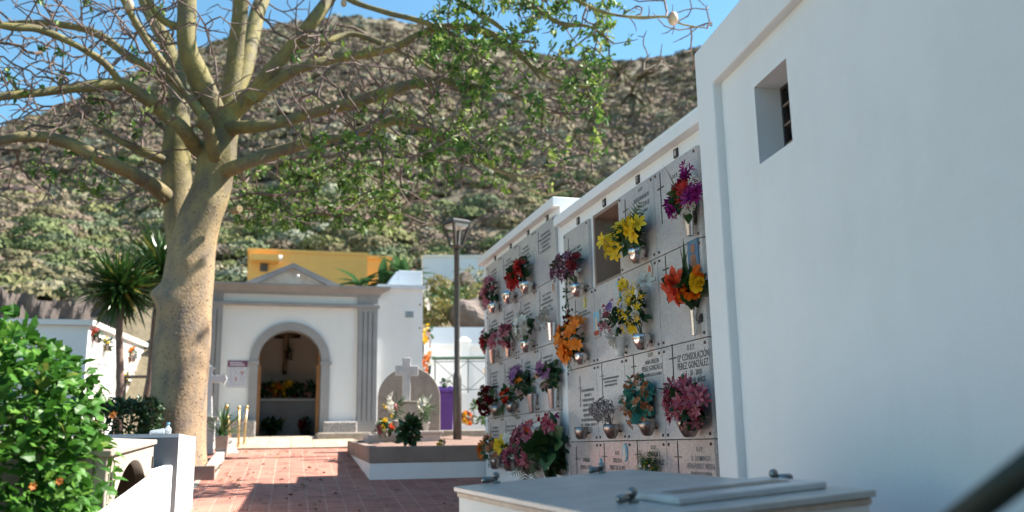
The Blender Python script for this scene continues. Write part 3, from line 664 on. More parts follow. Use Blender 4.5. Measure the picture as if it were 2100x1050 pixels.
def foliage(parent, C, n, size, spread, mat=None, T=None, base=None, up=.3, name='foliage'):
    mb = MB(); C = np.asarray(C, float); sp = np.asarray(spread, float); d = rdir(n, up)
    P = C+d*sp*rng.uniform(.1, .75, n)[:, None]; mb.inst(*(T or LEAF), rotm(d+rng.normal(0, .35, (n, 3)), rdir(n, .6)), P, size*rng.uniform(.6, 1.2, n))
    if base is not None:
        for i in range(0, n, 4): mb.tube([base, (np.asarray(base)+P[i])/2+rng.normal(0, .01, 3), P[i]], [.003, .0025, .002], 4)
    return mb.build(name, mat or leaf_mid, parent)
def bouquet(label, vpx, vkind, vh, vr, fpx, wpx, hpx, items, vmat=None, leaves=26, lsize=.09, lmat=None, LT=None, X=None, group=GV, Y=None, extra=None, deep=.11, name='flower_vase', cat='flower vase'):
    """vpx: pixel of the vase foot; fpx, wpx, hpx: middle and size of the bunch"""
    if Y is None:
        X = XS-vr-.012 if X is None else X; p = atX(*vpx, X); q = atX(*fpx, X-.02)
    else: p = atY(*vpx, Y); q = atY(*fpx, Y)
    d = np.linalg.norm(q); fo = 1.0
    sy = wpx/2*d/F; sz = hpx/2*d/F
    if Y is None:
        vang = abs(p[0]/np.linalg.norm(p[:2])); sy = max(.04, (wpx/2*d/F-deep*.55*p[1]/np.linalg.norm(p[:2]))/max(.3, vang))
        spread = np.array([deep, sy, sz])
    else: spread = np.array([sy, min(sy, .25), sz])
    spread = spread*np.array([1.0, 1.14, 1.12]); leaves = int(leaves*1.6)
    t = thing(name, label, cat, p, group)
    if vkind:
        mb, pr, fl, n = vase_mb(vkind, vh, vr); vm = vmat or silver
        pr = [(r, z*vh/vh) for r, z in pr]; mb.lathe(pr, p, 24 if fl else 16, flute=fl, nfl=8)
        if Y is None: mb.box(p[0], XS+.002, p[1]-.008, p[1]+.008, p[2]+vh*.45, p[2]+vh*.6)
        mb.build('vase', vm, t, smooth=True)
    top = p+np.array([0, 0, vh*.9 if vkind else 0])
    if leaves:
        foliage(t, q, leaves, lsize, spread*.95, lmat, LT, base=top)
    for it in items:
        kind, col, n, size = it[:4]; C = q.copy(); sp = spread.copy()
        if len(it) > 4:      # own pixel place and size inside the bunch
            C = atX(it[4], it[5], q[0]-.03) if Y is None else atY(it[4], it[5], Y-.05)
            k = it[6] if len(it) > 6 else 16; sp = np.array([.05, k*d/F*(1.3 if Y is None else 1), (it[7] if len(it) > 7 else k)*d/F])
        blooms(t, kind, col, C, n if n < 3 else int(n*1.5), size*.97, sp, 0)
    if extra: extra(t, p, q, spread)
    return t
shade = None
def spike_extra(px0, px1, col, n, size, wid=.03):
    def f(t, p, q, sp):
        a, b = atX(*px0, q[0]), atX(*px1, q[0]-.02); u = np.sort(rng.uniform(0, 1, n))[:, None]; P = a+(b-a)*u+rng.normal(0, wid, (n, 3)); mb = MB()
        D = np.tile((b-a)/np.linalg.norm(b-a), (n, 1))*.5+rdir(n)*.7+np.array([-.4, 0, 0]); mb.inst(*STAR, rotm(D, rdir(n)), P, size*(1.15-.5*u[:, 0])); mb.tube([a, b], .004, 5); mb.build('flower_spike', PET[col], t, smooth=True)
    return f
def blade_extra(n, length, mat, aim=(0, 0, 1), T=None, name='leaf_blades'):
    def f(t, p, q, sp):
        mb = MB(); d = np.tile(np.asarray(aim, float), (n, 1))+rng.normal(0, .35, (n, 3)); mb.inst(*(T or BLADE), rotm(d, rdir(n, .2)), q+rng.normal(0, .3, (n, 3))*sp-np.array([0, 0, .3])*sp, length*rng.uniform(.7, 1.1, n)); mb.build(name, mat, t)
    return f
def both(*fs):
    def f(*a):
        for g in fs: g(*a)
    return f
def trail(px, col, mat):
    def f(t, p, q, sp):
        P = np.array([atX(x, y, q[0]-.02) for x, y in px]); mb = MB(); mb.tube(P, .005, 5)
        k = 46; u = rng.uniform(0, len(P)-1.01, k); i = u.astype(int); Q = P[i]+(P[i+1]-P[i])*(u-i)[:, None]+rng.normal(0, .018, (k, 3)); mb.inst(*SLEAF, rotm(rdir(k, -.3), rdir(k)), Q, .045); mb.build('trailing_ivy', mat, t)
        mb = MB(); k = 8; mb.inst(*ROSE, rotm(rdir(k)), P[-1]+rng.normal(0, .03, (k, 3)), .045); mb.build('trailing_blooms', PET[col], t)
    return f
bouquet('silver cone vase of magenta gladioli on the top slab beside the white building', (1415, 484), 'tube', .19, .042, (1405, 408), 66, 84, [('glad', 'magenta', 10, .075, 1386, 425, 14), ('star', 'magenta', 10, .07, 1424, 402, 12, 20), ('star', 'red', 9, .075, 1403, 400, 18, 26), ('dot', 'white', 110, .014, 1416, 425, 20, 14), ('dot', 'white', 70, .014, 1384, 405, 13, 12), ('dot', 'white', 45, .014, 1425, 372, 14, 16), ('dot', 'white', 40, .014, 1392, 442, 16, 8)], silver2, 40, .09, extra=both(spike_extra((1405, 395), (1409, 338), 'magenta', 18, .07, .022), blade_extra(5, .3, leaf_dark, (0, -.3, 1))))
bouquet('yellow lilies with dark fern in a shell shaped silver bowl, right of the open niche', (1307, 541), 'shell', .13, .075, (1290, 484), 78, 76, [('lily', 'yellow', 5, .13, 1305, 465, 20), ('lily', 'yellow', 5, .13, 1264, 505, 16, 20), ('lily', 'yellow', 3, .1, 1278, 478, 14), ('lily', 'yellow', 2, .1, 1246, 496, 6)], silver, 46, .1, leaf_mid, extra=blade_extra(16, .26, leaf_fern, (0, -.4, 1), FERN, 'fern_fronds'))
bouquet('mauve and maroon bunch with a trailing ivy strand, left of the open niche', (1185, 609), 'shell', .13, .075, (1163, 548), 74, 56, [('star', 'mauve', 46, .06), ('star', 'darkred', 18, .06, 1178, 538, 20, 16), ('dot', 'lilac', 30, .025), ('rose', 'white', 3, .05, 1190, 560, 8)], silver, 44, .08, leaf_dark, extra=trail([(1163, 570), (1161, 600), (1166, 630), (1165, 652)], 'darkred', leaf_dark))
bouquet('red orange anthurium with yellow roses in a narrow silver vase, below the blue photo tile', (1425, 688), 'tube', .19, .03, (1418, 592), 62, 66, [('lily', 'coral', 4, .16, 1398, 580, 9, 16), ('rose', 'orange', 5, .075, 1414, 600, 18), ('rose', 'yellow', 6, .075, 1432, 575, 14, 20), ('rose', 'yellow', 5, .075, 1404, 606, 15, 8), ('rose', 'orange', 3, .08, 1437, 556, 8)], silver2, 26, .13, leaf_dark, BROAD, extra=blade_extra(7, .38, leaf_dark, (0, -.25, 1)))
bouquet('tall yellow and cream bunch in a silver bowl beside the white porcelain cup', (1317, 718), 'shell', .13, .075, (1301, 634), 60, 106, [('rose', 'white', 6, .07), ('star', 'yellow', 26, .05), ('dot', 'yellow', 60, .022), ('dot', 'white', 60, .018), ('lily', 'white', 3, .12, 1322, 585, 10, 10), ('lily', 'yellow', 3, .08, 1282, 588, 8)], silver, 46, .08, leaf_mid)
bouquet('small mixed spray with two tall green leaves in a white porcelain cup', (1271, 730), 'tube', .16, .058, (1255, 655), 38, 72, [('star', 'rosy', 9, .045), ('star', 'violet', 5, .04, 1255, 628, 8), ('dot', 'white', 60, .016), ('rose', 'pink', 4, .045), ('lily', 'white', 2, .13, 1268, 688, 12, 6)], porcelain, 20, .07, extra=blade_extra(3, .2, leaf_dark, (0, .25, 1.4), LEAF))
bouquet('bright orange lilies spilling over the white strip between the two niche blocks', (1192, 748), 'shell', .11, .065, (1172, 697), 70, 76, [('lily', 'orange', 15, .12), ('lily', 'orange', 7, .115, 1165, 720, 22, 14)], silver, 30, .08, extra=blade_extra(8, .16, leaf_fern, (-.3, .3, -1), FERN, 'fern_fronds'))
bouquet('rosy orchids and white gypsophila in a tarnished bowl under the largest clear inscription', (1414, 897), 'shell', .135, .085, (1408, 825), 96, 88, [('star', 'rosy', 34, .075), ('lily', 'rosy', 6, .085), ('dot', 'white', 170, .013), ('dot', 'blush', 60, .013), ('star', 'pink', 10, .06)], tarnish, 40, .11, leaf_dark, extra=blade_extra(9, .2, leaf_dark, (0, -1, -.2), LEAF))
bouquet('teal artificial leaves with rust and white blossoms in a tarnished bowl', (1328, 894), 'shell', .115, .07, (1308, 822), 76, 96, [('rose', 'peach', 12, .05), ('star', 'peach', 14, .045), ('star', 'white', 7, .05), ('dot', 'peach', 30, .02)], tarnish, 66, .085, leaf_teal, EUC, extra=both(spike_extra((1304, 815), (1303, 772), 'peach', 9, .045, .015), blade_extra(16, .17, leaf_teal, (0, .35, 1.6), EUC)))
bouquet('dry grey mauve sprigs in a tarnished bowl beside the empty bowl', (1255, 900), 'shell', .125, .075, (1240, 842), 62, 46, [('dot', 'dry', 190, .02), ('star', 'dry', 26, .035)], tarnish, 34, .05, pm('dry_stems', (.09, .075, .06), None, 9, .8), BLADE)
bouquet('empty tarnished silver bowl on the third row, next to the dry sprigs', (1193, 901), 'cup', .115, .068, (1193, 880), 10, 10, [], tarnish, 0)
bouquet('sparse fern with pale yellow sprigs in the lowest row just above the marble lid', (1326, 985), 'cup', .09, .05, (1325, 960), 50, 28, [('dot', 'yellow', 16, .016), ('star', 'white', 4, .035)], tarnish, 14, .07, leaf_fern, extra=blade_extra(7, .17, leaf_fern, (0, -.3, 1), FERN, 'fern_fronds'))
# farther block
bouquet('slanting red gladioli over dark leaves, top row of the farther block', (1080, 603), 'shell', .14, .085, (1064, 560), 48, 54, [('glad', 'red', 14, .095, 1056, 572, 18, 18), ('glad', 'red', 8, .09, 1070, 548, 8, 10), ('rose', 'red', 4, .06, 1047, 584, 6)], silver, 40, .12, leaf_dark)
bouquet('bare silver bowl in the top row left of the red gladioli', (1043, 623), 'shell', .15, .085, (1043, 604), 8, 8, [], silver, 0)
bouquet('pink and white flowers with long pale leaves on the far end of the top row', (1012, 642), 'shell', .13, .08, (1004, 602), 36, 58, [('star', 'pink', 14, .08), ('rose', 'pink', 5, .07), ('lily', 'white', 5, .1), ('dot', 'white', 20, .02)], silver, 34, .11, leaf_dark, extra=blade_extra(6, .2, leaf_dark, (-.5, .7, .2)))
bouquet('curling red anthuriums with pink lilies at the far end of the second row', (1013, 745), 'tube', .17, .06, (1003, 698), 38, 46, [('lily', 'red', 9, .10, 996, 700, 9, 22), ('star', 'pink', 8, .08, 1014, 700, 11), ('dot', 'white', 30, .018)], silver, 20, .09, leaf_dark)
bouquet('deep pink carnations in a silver tube, second from the far end of the second row', (1044, 732), 'tube', .17, .055, (1041, 688), 36, 50, [('rose', 'rosy', 12, .075), ('star', 'pink', 12, .07), ('dot', 'blush', 30, .018)], silver, 22, .08)
bouquet('white flower bunch in a copper toned bowl, second row of the farther block', (1081, 723), 'shell', .14, .08, (1075, 672), 44, 58, [('lily', 'white', 9, .10), ('dot', 'white', 60, .022), ('star', 'tan', 12, .06)], silver, 30, .09)
bouquet('withered pale sprigs drooping from a bright silver tube', (1131, 699), 'tube', .19, .05, (1119, 656), 38, 44, [('dot', 'tan', 40, .022), ('star', 'tan', 10, .05)], silver2, 18, .07, pm('withered_stems', (.17, .14, .1), None, 9, .8), BLADE)
bouquet('dark red rose wreath spilling past the far edge of the third row', (1019, 853), 'cup', .13, .08, (999, 820), 40, 54, [('rose', 'darkred', 30, .075), ('dot', 'white', 26, .018)], tarnish, 34, .1, leaf_dark)
bouquet('small red and green bunch with a drooping fern next to the dark red roses', (1049, 846), 'cup', .12, .07, (1043, 812), 36, 38, [('rose', 'coral', 7, .06), ('rose', 'red', 3, .055)], tarnish, 32, .08, leaf_mid, extra=blade_extra(8, .22, leaf_fern, (0, .5, -1), FERN, 'fern_fronds'))
bouquet('lilac pink lilies with white filler in a dull silver tube, left of its twin', (1092, 846), 'tube', .2, .055, (1074, 788), 56, 62, [('lily', 'lilac', 6, .14, 1062, 772, 16, 14), ('lily', 'orange', 3, .07, 1070, 778, 10, 6), ('dot', 'blush', 70, .02, 1068, 803, 16, 12)], silver2, 46, .1, leaf_dark, extra=blade_extra(3, .26, petal('pinkleaf', (.45, .2, .22)), (0, .4, 1)))
bouquet('lilac pink lilies with orange buds in a silver tube, nearest the white strip', (1134, 838), 'tube', .2, .055, (1126, 772), 50, 66, [('lily', 'lilac', 5, .12, 1118, 752, 16, 14), ('lily', 'orange', 4, .07, 1112, 768, 10, 6), ('dot', 'blush', 70, .02, 1118, 790, 18, 10)], silver2, 46, .1, leaf_dark, extra=blade_extra(4, .28, petal('pinkleaf', (.45, .2, .22)), (0, .3, 1)))
bouquet('orange blooms with one white rose at the far end of the lowest row', (1016, 962), 'cup', .15, .075, (1006, 922), 42, 52, [('star', 'orange', 9, .09, 994, 924, 9, 18), ('star', 'peach', 9, .08), ('rose', 'white', 3, .065, 1010, 934, 8), ('dot', 'white', 16, .02)], tarnish, 40, .09, leaf_mid)
bouquet('yellow lily over crimson blooms in the lowest row', (1046, 966), 'cup', .14, .09, (1040, 925), 44, 46, [('lily', 'yellow', 3, .15, 1032, 914, 10, 6), ('star', 'rosy', 16, .08, 1046, 938, 16, 14), ('rose', 'red', 3, .06, 1034, 932, 5), ('lily', 'white', 3, .09, 1047, 902, 8)], tarnish, 20, .09)
bouquet('largest crimson and pink bunch with hanging ferns in the lowest row', (1086, 972), 'cup', .12, .08, (1083, 912), 64, 92, [('star', 'rosy', 44, .085), ('lily', 'pink', 7, .1), ('lily', 'coral', 2, .1, 1088, 872, 6), ('lily', 'white', 2, .11, 1104, 880, 6), ('dot', 'dry', 70, .025), ('rose', 'red', 3, .06, 1114, 862, 6)], tarnish, 44, .1, leaf_dark, extra=blade_extra(14, .3, leaf_fern, (-.15, .2, -1), FERN, 'fern_fronds'))
bouquet('dark broad green leaves with pink buds beside the white strip, lowest row', (1130, 976), 'cup', .12, .07, (1127, 925), 56, 110, [('lily', 'rosy', 5, .09, 1128, 868, 14, 18), ('rose', 'magenta', 2, .05, 1149, 852, 3)], tarnish, 44, .2, leaf_dark, BROAD)

# ================================================================== CHAPEL
CY = 19.2
def cz(py, px=600): return atY(px, py, CY)[2]
def cx(px, py=750): return atY(px, py, CY)[0]
XC, RI = .742, .632
ZS = cz(741, 592); ZF = .2476
ch = thing('chapel', 'small white chapel with grey pilasters, pediment and a round arched open doorway', 'chapel', (XC, CY, ZF))
xl, xr = XC-1.77, XC+1.77; ztop = cz(604)
arc = [(XC+RI*math.cos(a), ZS+RI*math.sin(a)) for a in np.linspace(0, math.pi, 25)]
mb = MB(); mb.ext([(xl, -.1), (XC-RI, -.1)]+arc[::-1]+[(XC+RI, -.1), (xr, -.1), (xr, ztop), (xl, ztop)], 'y', CY, CY+.3)
mb.box(xl, xl+.25, CY+.3, 22.2, -.1, ztop).box(xr-.25, xr, CY+.3, 22.2, -.1, ztop).box(xl, xr, 22.2, 22.45, -.1, ztop); mb.build('wall', white, ch)
MB().box(xl+.02, xr-.02, CY+.02, 22.44, ztop+.001, ztop+.18).build('roof', palewall, ch)
MB().box(xl+.25, xr-.25, CY+.301, 22.2, ZF-.2, ZF-.003).build('floor', floor_dark, ch)
iw = pm('interior_plaster', (.74, .67, .60), (.68, .60, .53), 2, .8, .001, 40)
MB().box(xl+.251, xr-.251, 22.17, 22.198, ZF, ztop-.01).build('back_wall_lining', iw, ch)
for sx in (xl+.251, xr-.281): MB().box(sx, sx+.03, CY+.302, 22.168, ZF, ztop-.01).build('side_lining', iw, ch)
# arch surround
RO = .80
ao = [(XC+RO*math.cos(a), ZS+RO*math.sin(a)) for a in np.linspace(0, math.pi, 25)]; ai = [(XC+RI*math.cos(a), ZS+RI*math.sin(a)) for a in np.linspace(0, math.pi, 25)]
mb = MB(); n = 25; V = np.array([(x, CY-.05, z) for x, z in ao]+[(x, CY-.05, z) for x, z in ai]+[(x, CY+.001, z) for x, z in ao]+[(x, CY+.31, z) for x, z in ai])
mb.add(V, [(i, i+1, n+i+1, n+i) for i in range(n-1)]+[(i, 2*n+i, 2*n+i+1, i+1) for i in range(n-1)]+[(n+i, n+i+1, 3*n+i+1, 3*n+i) for i in range(n-1)])
for s_ in (-1, 1):
    a, b = sorted((XC+s_*(RI-.003), XC+s_*RO)); mb.box(a, b, CY-.05, CY+.31, ZF, ZS-.07); a, b = sorted((XC+s_*(RI-.02), XC+s_*(RO+.03))); mb.box(a, b, CY-.075, CY+.312, ZS-.069, ZS+.0)
mb.build('arch_surround', greytrim, ch)
for s_ in (-1, 1):      # pilasters with grooves
    a, b = sorted((XC+s_*1.36, XC+s_*1.77)); zt = cz(628); zb = ZF+.0
    p = MB(); p.box(a, b, CY-.05, CY, zb, zt); w = (b-a-.0)
    for k in range(4):
        q0 = a+w*(.03+k*.245); p.box(q0, q0+w*.195, CY-.085, CY-.0505, zb+.28, zt-.1)
    p.box(a, b, CY-.086, CY-.0505, zt-.1, zt).box(a, b, CY-.086, CY-.0505, zb, zb+.28)
    p.build('pilaster', greytrim, ch)
    MB().box(a-.0, b+.0, CY-.06, CY-.001, cz(622)+.002, ztop-.0).build('frieze_block', greytrim, ch)
zt = cz(629); MB().box(xl-.04, xr+.05, CY-.11, CY-.0, zt-.0, zt+.075).build('architrave', greytrim, ch, bevel=.01)
def ring(z, o): return [(xl-o, CY-o, z), (xr+o, CY-o, z), (xr+o, CY+.6, z), (xl-o, CY+.6, z)]
zc0, zc1 = cz(605), cz(586)
mb = MB(); prev = ring(zc0+.002, .05)
for z, o in ((zc0+.05, .06), (zc0+.1, .12), (zc0+.115, .16), (zc1-.05, .2), (zc1-.045, .24), (zc1, .25)):
    nx = ring(z, o); mb.hexa(prev, nx); prev = [(x, y, z+.0006) for x, y, z in nx]
mb.build('cornice', greytrim, ch)
pb = zc1+.002; ax, az_ = XC, atY(603, 541, CY)[2]; hw = 1.02
mb = MB(); mb.ext([(ax-hw+.12, pb), (ax+hw-.12, pb), (ax, az_-.07)], 'y', CY+.02, CY+.5); pd_o = mb.build('pediment', pm('weathered_plaster', (.72, .67, .62), (.52, .44, .38), 4, .85, .002, 30), ch)
mb = MB()
for s_ in (-1, 1):
    pts = [(ax+s_*hw, pb), (ax+s_*(hw-.26), pb), (ax, az_-.1), (ax, az_)]
    mb.ext(pts if s_ > 0 else pts[::-1], 'y', CY-.1, CY+.55)
mb.build('raking_moulding', greytrim, pd_o)
cm = MB(); c0 = atY(612, 566, CY-.05); cm.tube([c0, c0+np.array([-.03, -.14, -.02])], [.035, .03], 10).box(c0[0]-.02, c0[0]+.02, c0[1]-.0, c0[1]+.08, c0[2]+.02, c0[2]+.05)
tag(cm.build('security_camera', porcelain, None, True, loc=c0), 'small white camera on the chapel pediment', 'camera')
for s_ in (-1, 1):      # open wooden door leaves
    x0 = XC+s_*(RI-.035); MB().box(min(x0, x0+s_*.03), max(x0, x0+s_*.03), CY+.315, CY+.95, ZF+.01, ZS+.3).build('door_leaf', wood, ch, bevel=.004)
    MB().box(min(x0-s_*.035, x0-s_*.001), max(x0-s_*.035, x0-s_*.001), CY+.32, CY+.36, ZF+.01, ZS-.05).build('door_frame', wood, ch)
# rough stone footing and step
fl = []
for (xa, xb, zt_) in ((XC-1.2, XC-RO+.17, ZF+.32), (XC+RO-.12, XC+1.36, ZF+.27)): MB().box(xa, xb, CY-.26, CY-.088, ZF-.2, zt_).build('stone_footing', rough_stone, ch, bevel=.03)
st = MB(); p0, p1 = atY(651, 905, 18.3), atY(760, 905, 18.3); st.box(p0[0], p1[0], 18.3, 18.93, G(18.3)-.1, atY(700, 887, 18.3)[2]); tag(st.build('stone_step', stone_tan, None, bevel=.02, loc=(p0[0], 18.3, .1)), 'pale stone step right of the chapel doorway', 'step')
# altar, crucifix
al = thing('altar', 'plain pale altar block inside the chapel under the crucifix', 'altar', (XC, 21.4, ZF)); MB().box(XC-1.0, XC+1.0, 21.1, 21.75, ZF, ZF+.78).build('altar_body', pm('altar_paint', (.36, .36, .37), (.3, .3, .31), 3, .7), al); MB().box(XC-1.03, XC+1.03, 21.05, 21.78, ZF+.781, ZF+.84).build('altar_top', marble_white, al, bevel=.01)
YR = 22.1; a = atY(589, 683, YR); bt = atY(583, 768, YR); arml, armr = atY(562, 690, YR), atY(616, 690, YR)
cr = thing('crucifix', 'dark wooden crucifix with a small figure on the chapel back wall', 'crucifix', (bt[0], YR, bt[2]))
mb = MB(); dx = a-bt; mb.tube([bt, a], .05, 4).tube([arml, armr], .045, 4); mb.build('cross', darkwood, cr)
# figure: one skinned body
def skinned(name, pts, edges, rad, mat, parent=None, sub=1, root=0):
    me = bpy.data.meshes.new(name); me.from_pydata([tuple(p) for p in pts], edges, []); o = bpy.data.objects.new(name, me); COL.objects.link(o)
    md = o.modifiers.new('skin', 'SKIN'); md.use_smooth_shade = True
    for i, v in enumerate(me.skin_vertices[0].data): v.radius = (rad[i], rad[i]); v.use_root = (i == root)
    s2 = o.modifiers.new('sub', 'SUBSURF'); s2.levels = sub; s2.render_levels = sub; me.materials.append(mat)
    if parent is not None: adopt(o, parent)
    return o
c = atY(587, 705, YR-.12); 
def fp(x, y, z): return c+np.array([x, y, z])*.68
pts = [fp(0, 0, -.12), fp(0, -.01, .1), fp(0, -.02, .27), fp(.01, -.05, .36), fp(.02, -.09, .46), fp(.03, -.1, .55),
       fp(-.13, -.01, .28), fp(-.32, .03, .36), fp(-.52, .05, .42), fp(.14, -.01, .28), fp(.33, .03, .36), fp(.52, .05, .42),
       fp(-.06, -.02, -.2), fp(-.05, -.1, -.5), fp(-.015, 0, -.82), fp(-.015, -.06, -.95), fp(.06, -.02, -.2), fp(.05, -.1, -.5), fp(.015, 0, -.82), fp(.015, -.07, -.95)]
edges = [(0, 1), (1, 2), (2, 3), (3, 4), (4, 5), (2, 6), (6, 7), (7, 8), (2, 9), (9, 10), (10, 11), (0, 12), (12, 13), (13, 14), (14, 15), (0, 16), (16, 17), (17, 18), (18, 19)]
rd = [.075, .075, .085, .035, .062, .05, .045, .034, .024, .045, .034, .024, .058, .042, .028, .025, .058, .042, .028, .025]
skinned('figure', pts, edges, [r*.68 for r in rd], skin_statue, cr)
mb = MB(); mb.lathe([(.05*.9, -.1), (.075, -.02), (.072, .06), (.06, .09)], fp(0, -.01, -.15), 10); mb.build('loincloth', cloth_pale, cr, True)
bouquet('dark spray tied to the crucifix foot', (592, 738), None, 0, 0, (592, 724), 20, 26, [('rose', 'darkred', 5, .05)], None, 16, .1, leaf_dark, Y=21.95, group='flowers inside the chapel', name='flower_bunch', cat='flower bunch')
AX = dict(Y=21.35, group='flowers inside the chapel')
for lab, px, cols in (('dark leafy bunch at the left end of the altar', 548, [('star', 'darkred', 6, .09)]), ('orange and yellow bunch left of the altar middle', 572, [('star', 'orange', 12, .1), ('star', 'yellow', 6, .09)]), ('bright yellow bunch at the middle of the altar', 592, [('star', 'yellow', 22, .11), ('rose', 'yellow', 5, .09)]), ('dark green bunch with few blooms right of the altar middle', 614, [('star', 'yellow', 5, .08), ('rose', 'darkred', 4, .08)]), ('white dotted bunch at the right end of the altar', 638, [('star', 'blush', 7, .09), ('rose', 'orange', 3, .08)])):
    bouquet(lab, (px, 824), 'pot', .1, .09, (px, 800), 30, 34, cols, rough_stone, 30, .14, leaf_dark, **AX)
bouquet('dark potted plant on the chapel floor, left of the altar front', (557, 895), 'pot', .16, .12, (558, 874), 44, 30, [('star', 'white', 4, .05)], black_plastic, 50, .16, leaf_dark, Y=20.7, group='flowers inside the chapel', name='potted_plant', cat='potted plant')
bouquet('dark red potted plant on the chapel floor, right of the altar front', (625, 895), 'pot', .16, .12, (626, 870), 30, 28, [('rose', 'darkred', 16, .08)], black_plastic, 26, .12, leaf_dark, Y=20.7, group='flowers inside the chapel', name='potted_plant', cat='potted plant')
# poster
a, b = atY(467, 739, CY-.012), atY(506, 795, CY-.012); po = thing('poster', 'white poster with a purple heading on the chapel wall left of the doorway', 'poster', (a[0], CY-.012, b[2]))
x0, x1, z0, z1 = a[0], b[0], b[2], a[2]; MB().box(x0, x1, CY-.014, CY-.001, z0, z1).build('sheet', paper, po); hz = z1-.13; MB().box(x0+.003, x1-.003, CY-.017, CY-.0145, hz, z1-.003).build('heading_band', poster_purple, po)
mb = MB(); rg = random.Random(3)
for k in range(9):
    zz = hz-.035-k*.046
    if zz < z0+.02: break
    xx = x0+.03+rg.uniform(0, .04)
    while xx < x1-.05:
        w = rg.uniform(.02, .06); mb.box(xx, min(xx+w, x1-.02), CY-.0165, CY-.0145, zz, zz+rg.uniform(.008, .02)); xx += w+rg.uniform(.012, .05)
mb.build('print', poster_ink, po)
mb = MB(); mb.box(x0+.05, x1-.06, CY-.0185, CY-.0175, hz+.03, hz+.055).box(x0+.04, x1-.1, CY-.0185, CY-.0175, hz+.075, hz+.095); mb.build('heading_print', paper, po)
mb = MB(); mb.box(x1-.13, x1-.07, CY-.0175, CY-.0168, hz-.14, hz-.09).box(x0+.16, x0+.19, CY-.0175, CY-.0168, hz-.28, hz-.2); mb.build('print', poster_pink, po)
# annex: a niche block seen from its blind end
ax0, ax1 = xr+.003, 3.5; an = thing('annex', 'plain white annex right of the chapel with small grey plate and pale blue roof', 'building', (3.0, CY+.1, ZF))
zt = atY(820, 592, CY)[2]; MB().box(ax0, ax1, CY+.08, 24.5, -.2, zt).build('wall', white, an); MB().box(ax0-.45, ax1+.05, CY+.62, 24.6, zt+.001, zt+.09).build('roof', bluewhite, an); MB().box(ax0+.002, ax1+.05, CY+.02, CY+.619, zt+.001, zt+.09).build('roof_edge', bluewhite, an)
a, b = atY(832, 638, CY+.06), atY(848, 651, CY+.06); MB().box(a[0], b[0], CY+.062, CY+.079, b[2], a[2]).build('wall_plate', plum, an)
for zz in (625, 673): p = atY(868, zz, CY+.08); MB().lathe([(.02, 0), (.02, .02), (.01, .03)], (ax1-.06, CY+.08, p[2]), 8, M=lambda V: np.stack([V[:, 0], -V[:, 2], V[:, 1]], 1)).build('bolt', bronze, an)
a, b = atY(818, 586, 21), atY(866, 556, 21); bx = MB(); bx.box(a[0], b[0], 21, 22.2, zt+.092, b[2]); x = thing('roof_box', 'pale box standing on the annex roof', 'roof box', (a[0], 21, zt+.092)); bx.build('box_body', bluewhite, x, bevel=.01); mb = MB(); mb.hexa([(a[0]-.45, 21.05, zt+.093), (a[0]-.001, 21.05, zt+.093), (a[0]-.001, 22.15, zt+.093), (a[0]-.45, 22.15, zt+.093)], [(a[0]-.05, 21.05, b[2]-.02), (a[0]-.001, 21.05, b[2]-.02), (a[0]-.001, 22.15, b[2]-.02), (a[0]-.05, 22.15, b[2]-.02)]); mb.build('sloping_side', bluewhite, x)
GA = 'flowers on the far side of the chapel annex'
for lab, py, Y, it in (('pale green bunch highest on the side of the annex', 610, 19.9, [('star', 'white', 6, .08), ('star', 'tan', 5, .07)]), ('yellow and cream bunch hanging on the side of the annex', 688, 19.9, [('star', 'yellow', 14, .09), ('rose', 'blush', 5, .08)]), ('orange and white bunch above green stems beside the annex', 742, 19.7, [('star', 'orange', 12, .1), ('rose', 'white', 6, .08), ('star', 'red', 3, .08)])):
    q = atY(880, py, Y); bouquet(lab, (880, py+26), 'tube', .2, .05, (880, py), 20, 40, it, darkgreen if py > 700 else silver2, 16, .1, leaf_mid, Y=Y, group=GA)

# ================================================================== BEHIND: houses, walls
def frontbox(px0, py0, px1, Y, depth, zb): a, b = atY(px0, py0, Y), atY(px1, py0, Y); return a[0], b[0], Y, Y+depth, zb, a[2]
yh = thing('yellow_house', 'ochre yellow flat roofed house behind the chapel', 'house', (1.6, 30, 3)); a = frontbox(510, 509, 754, 30, 7, 0); MB().box(*a[:5], a[5]-.101).build('wall', yellow, yh)
MB().box(a[0]-.04, a[1]+.04, 29.96, 37.05, a[5]-.1, a[5]+.001).build('parapet', yellow, yh)
l0, l1 = atY(516, 532, 29.4), atY(572, 522, 29.4); MB().box(l0[0], l1[0], 29.4, 29.999, l0[2], l1[2]).build('canopy', yellow, yh); p = atY(577, 527, 29.4); MB().tube([(l1[0], 29.6, p[2]), (l1[0]+.12, 29.6, p[2])], [.1, .09], 10).build('canopy_light', porcelain, yh)
w0 = atY(541, 553, 30); MB().box(w0[0]-.12, w0[0]+.12, 29.94, 29.999, w0[2]-.06, w0[2]+.2).build('vent', black_metal, yh)
a = atY(770, 532, 32); b = atY(797, 566, 32); x = thing('yellow_annex', 'lower sunlit yellow wing at the right end of the ochre house', 'house', (a[0], 32, 3)); MB().box(3.62+.03, b[0], 32, 36, 0, a[2]).build('wall', yellow, x); MB().box(3.65, b[0]+.1, 31.9, 36.1, a[2]+.001, a[2]+.12).build('parapet', yellow, x)
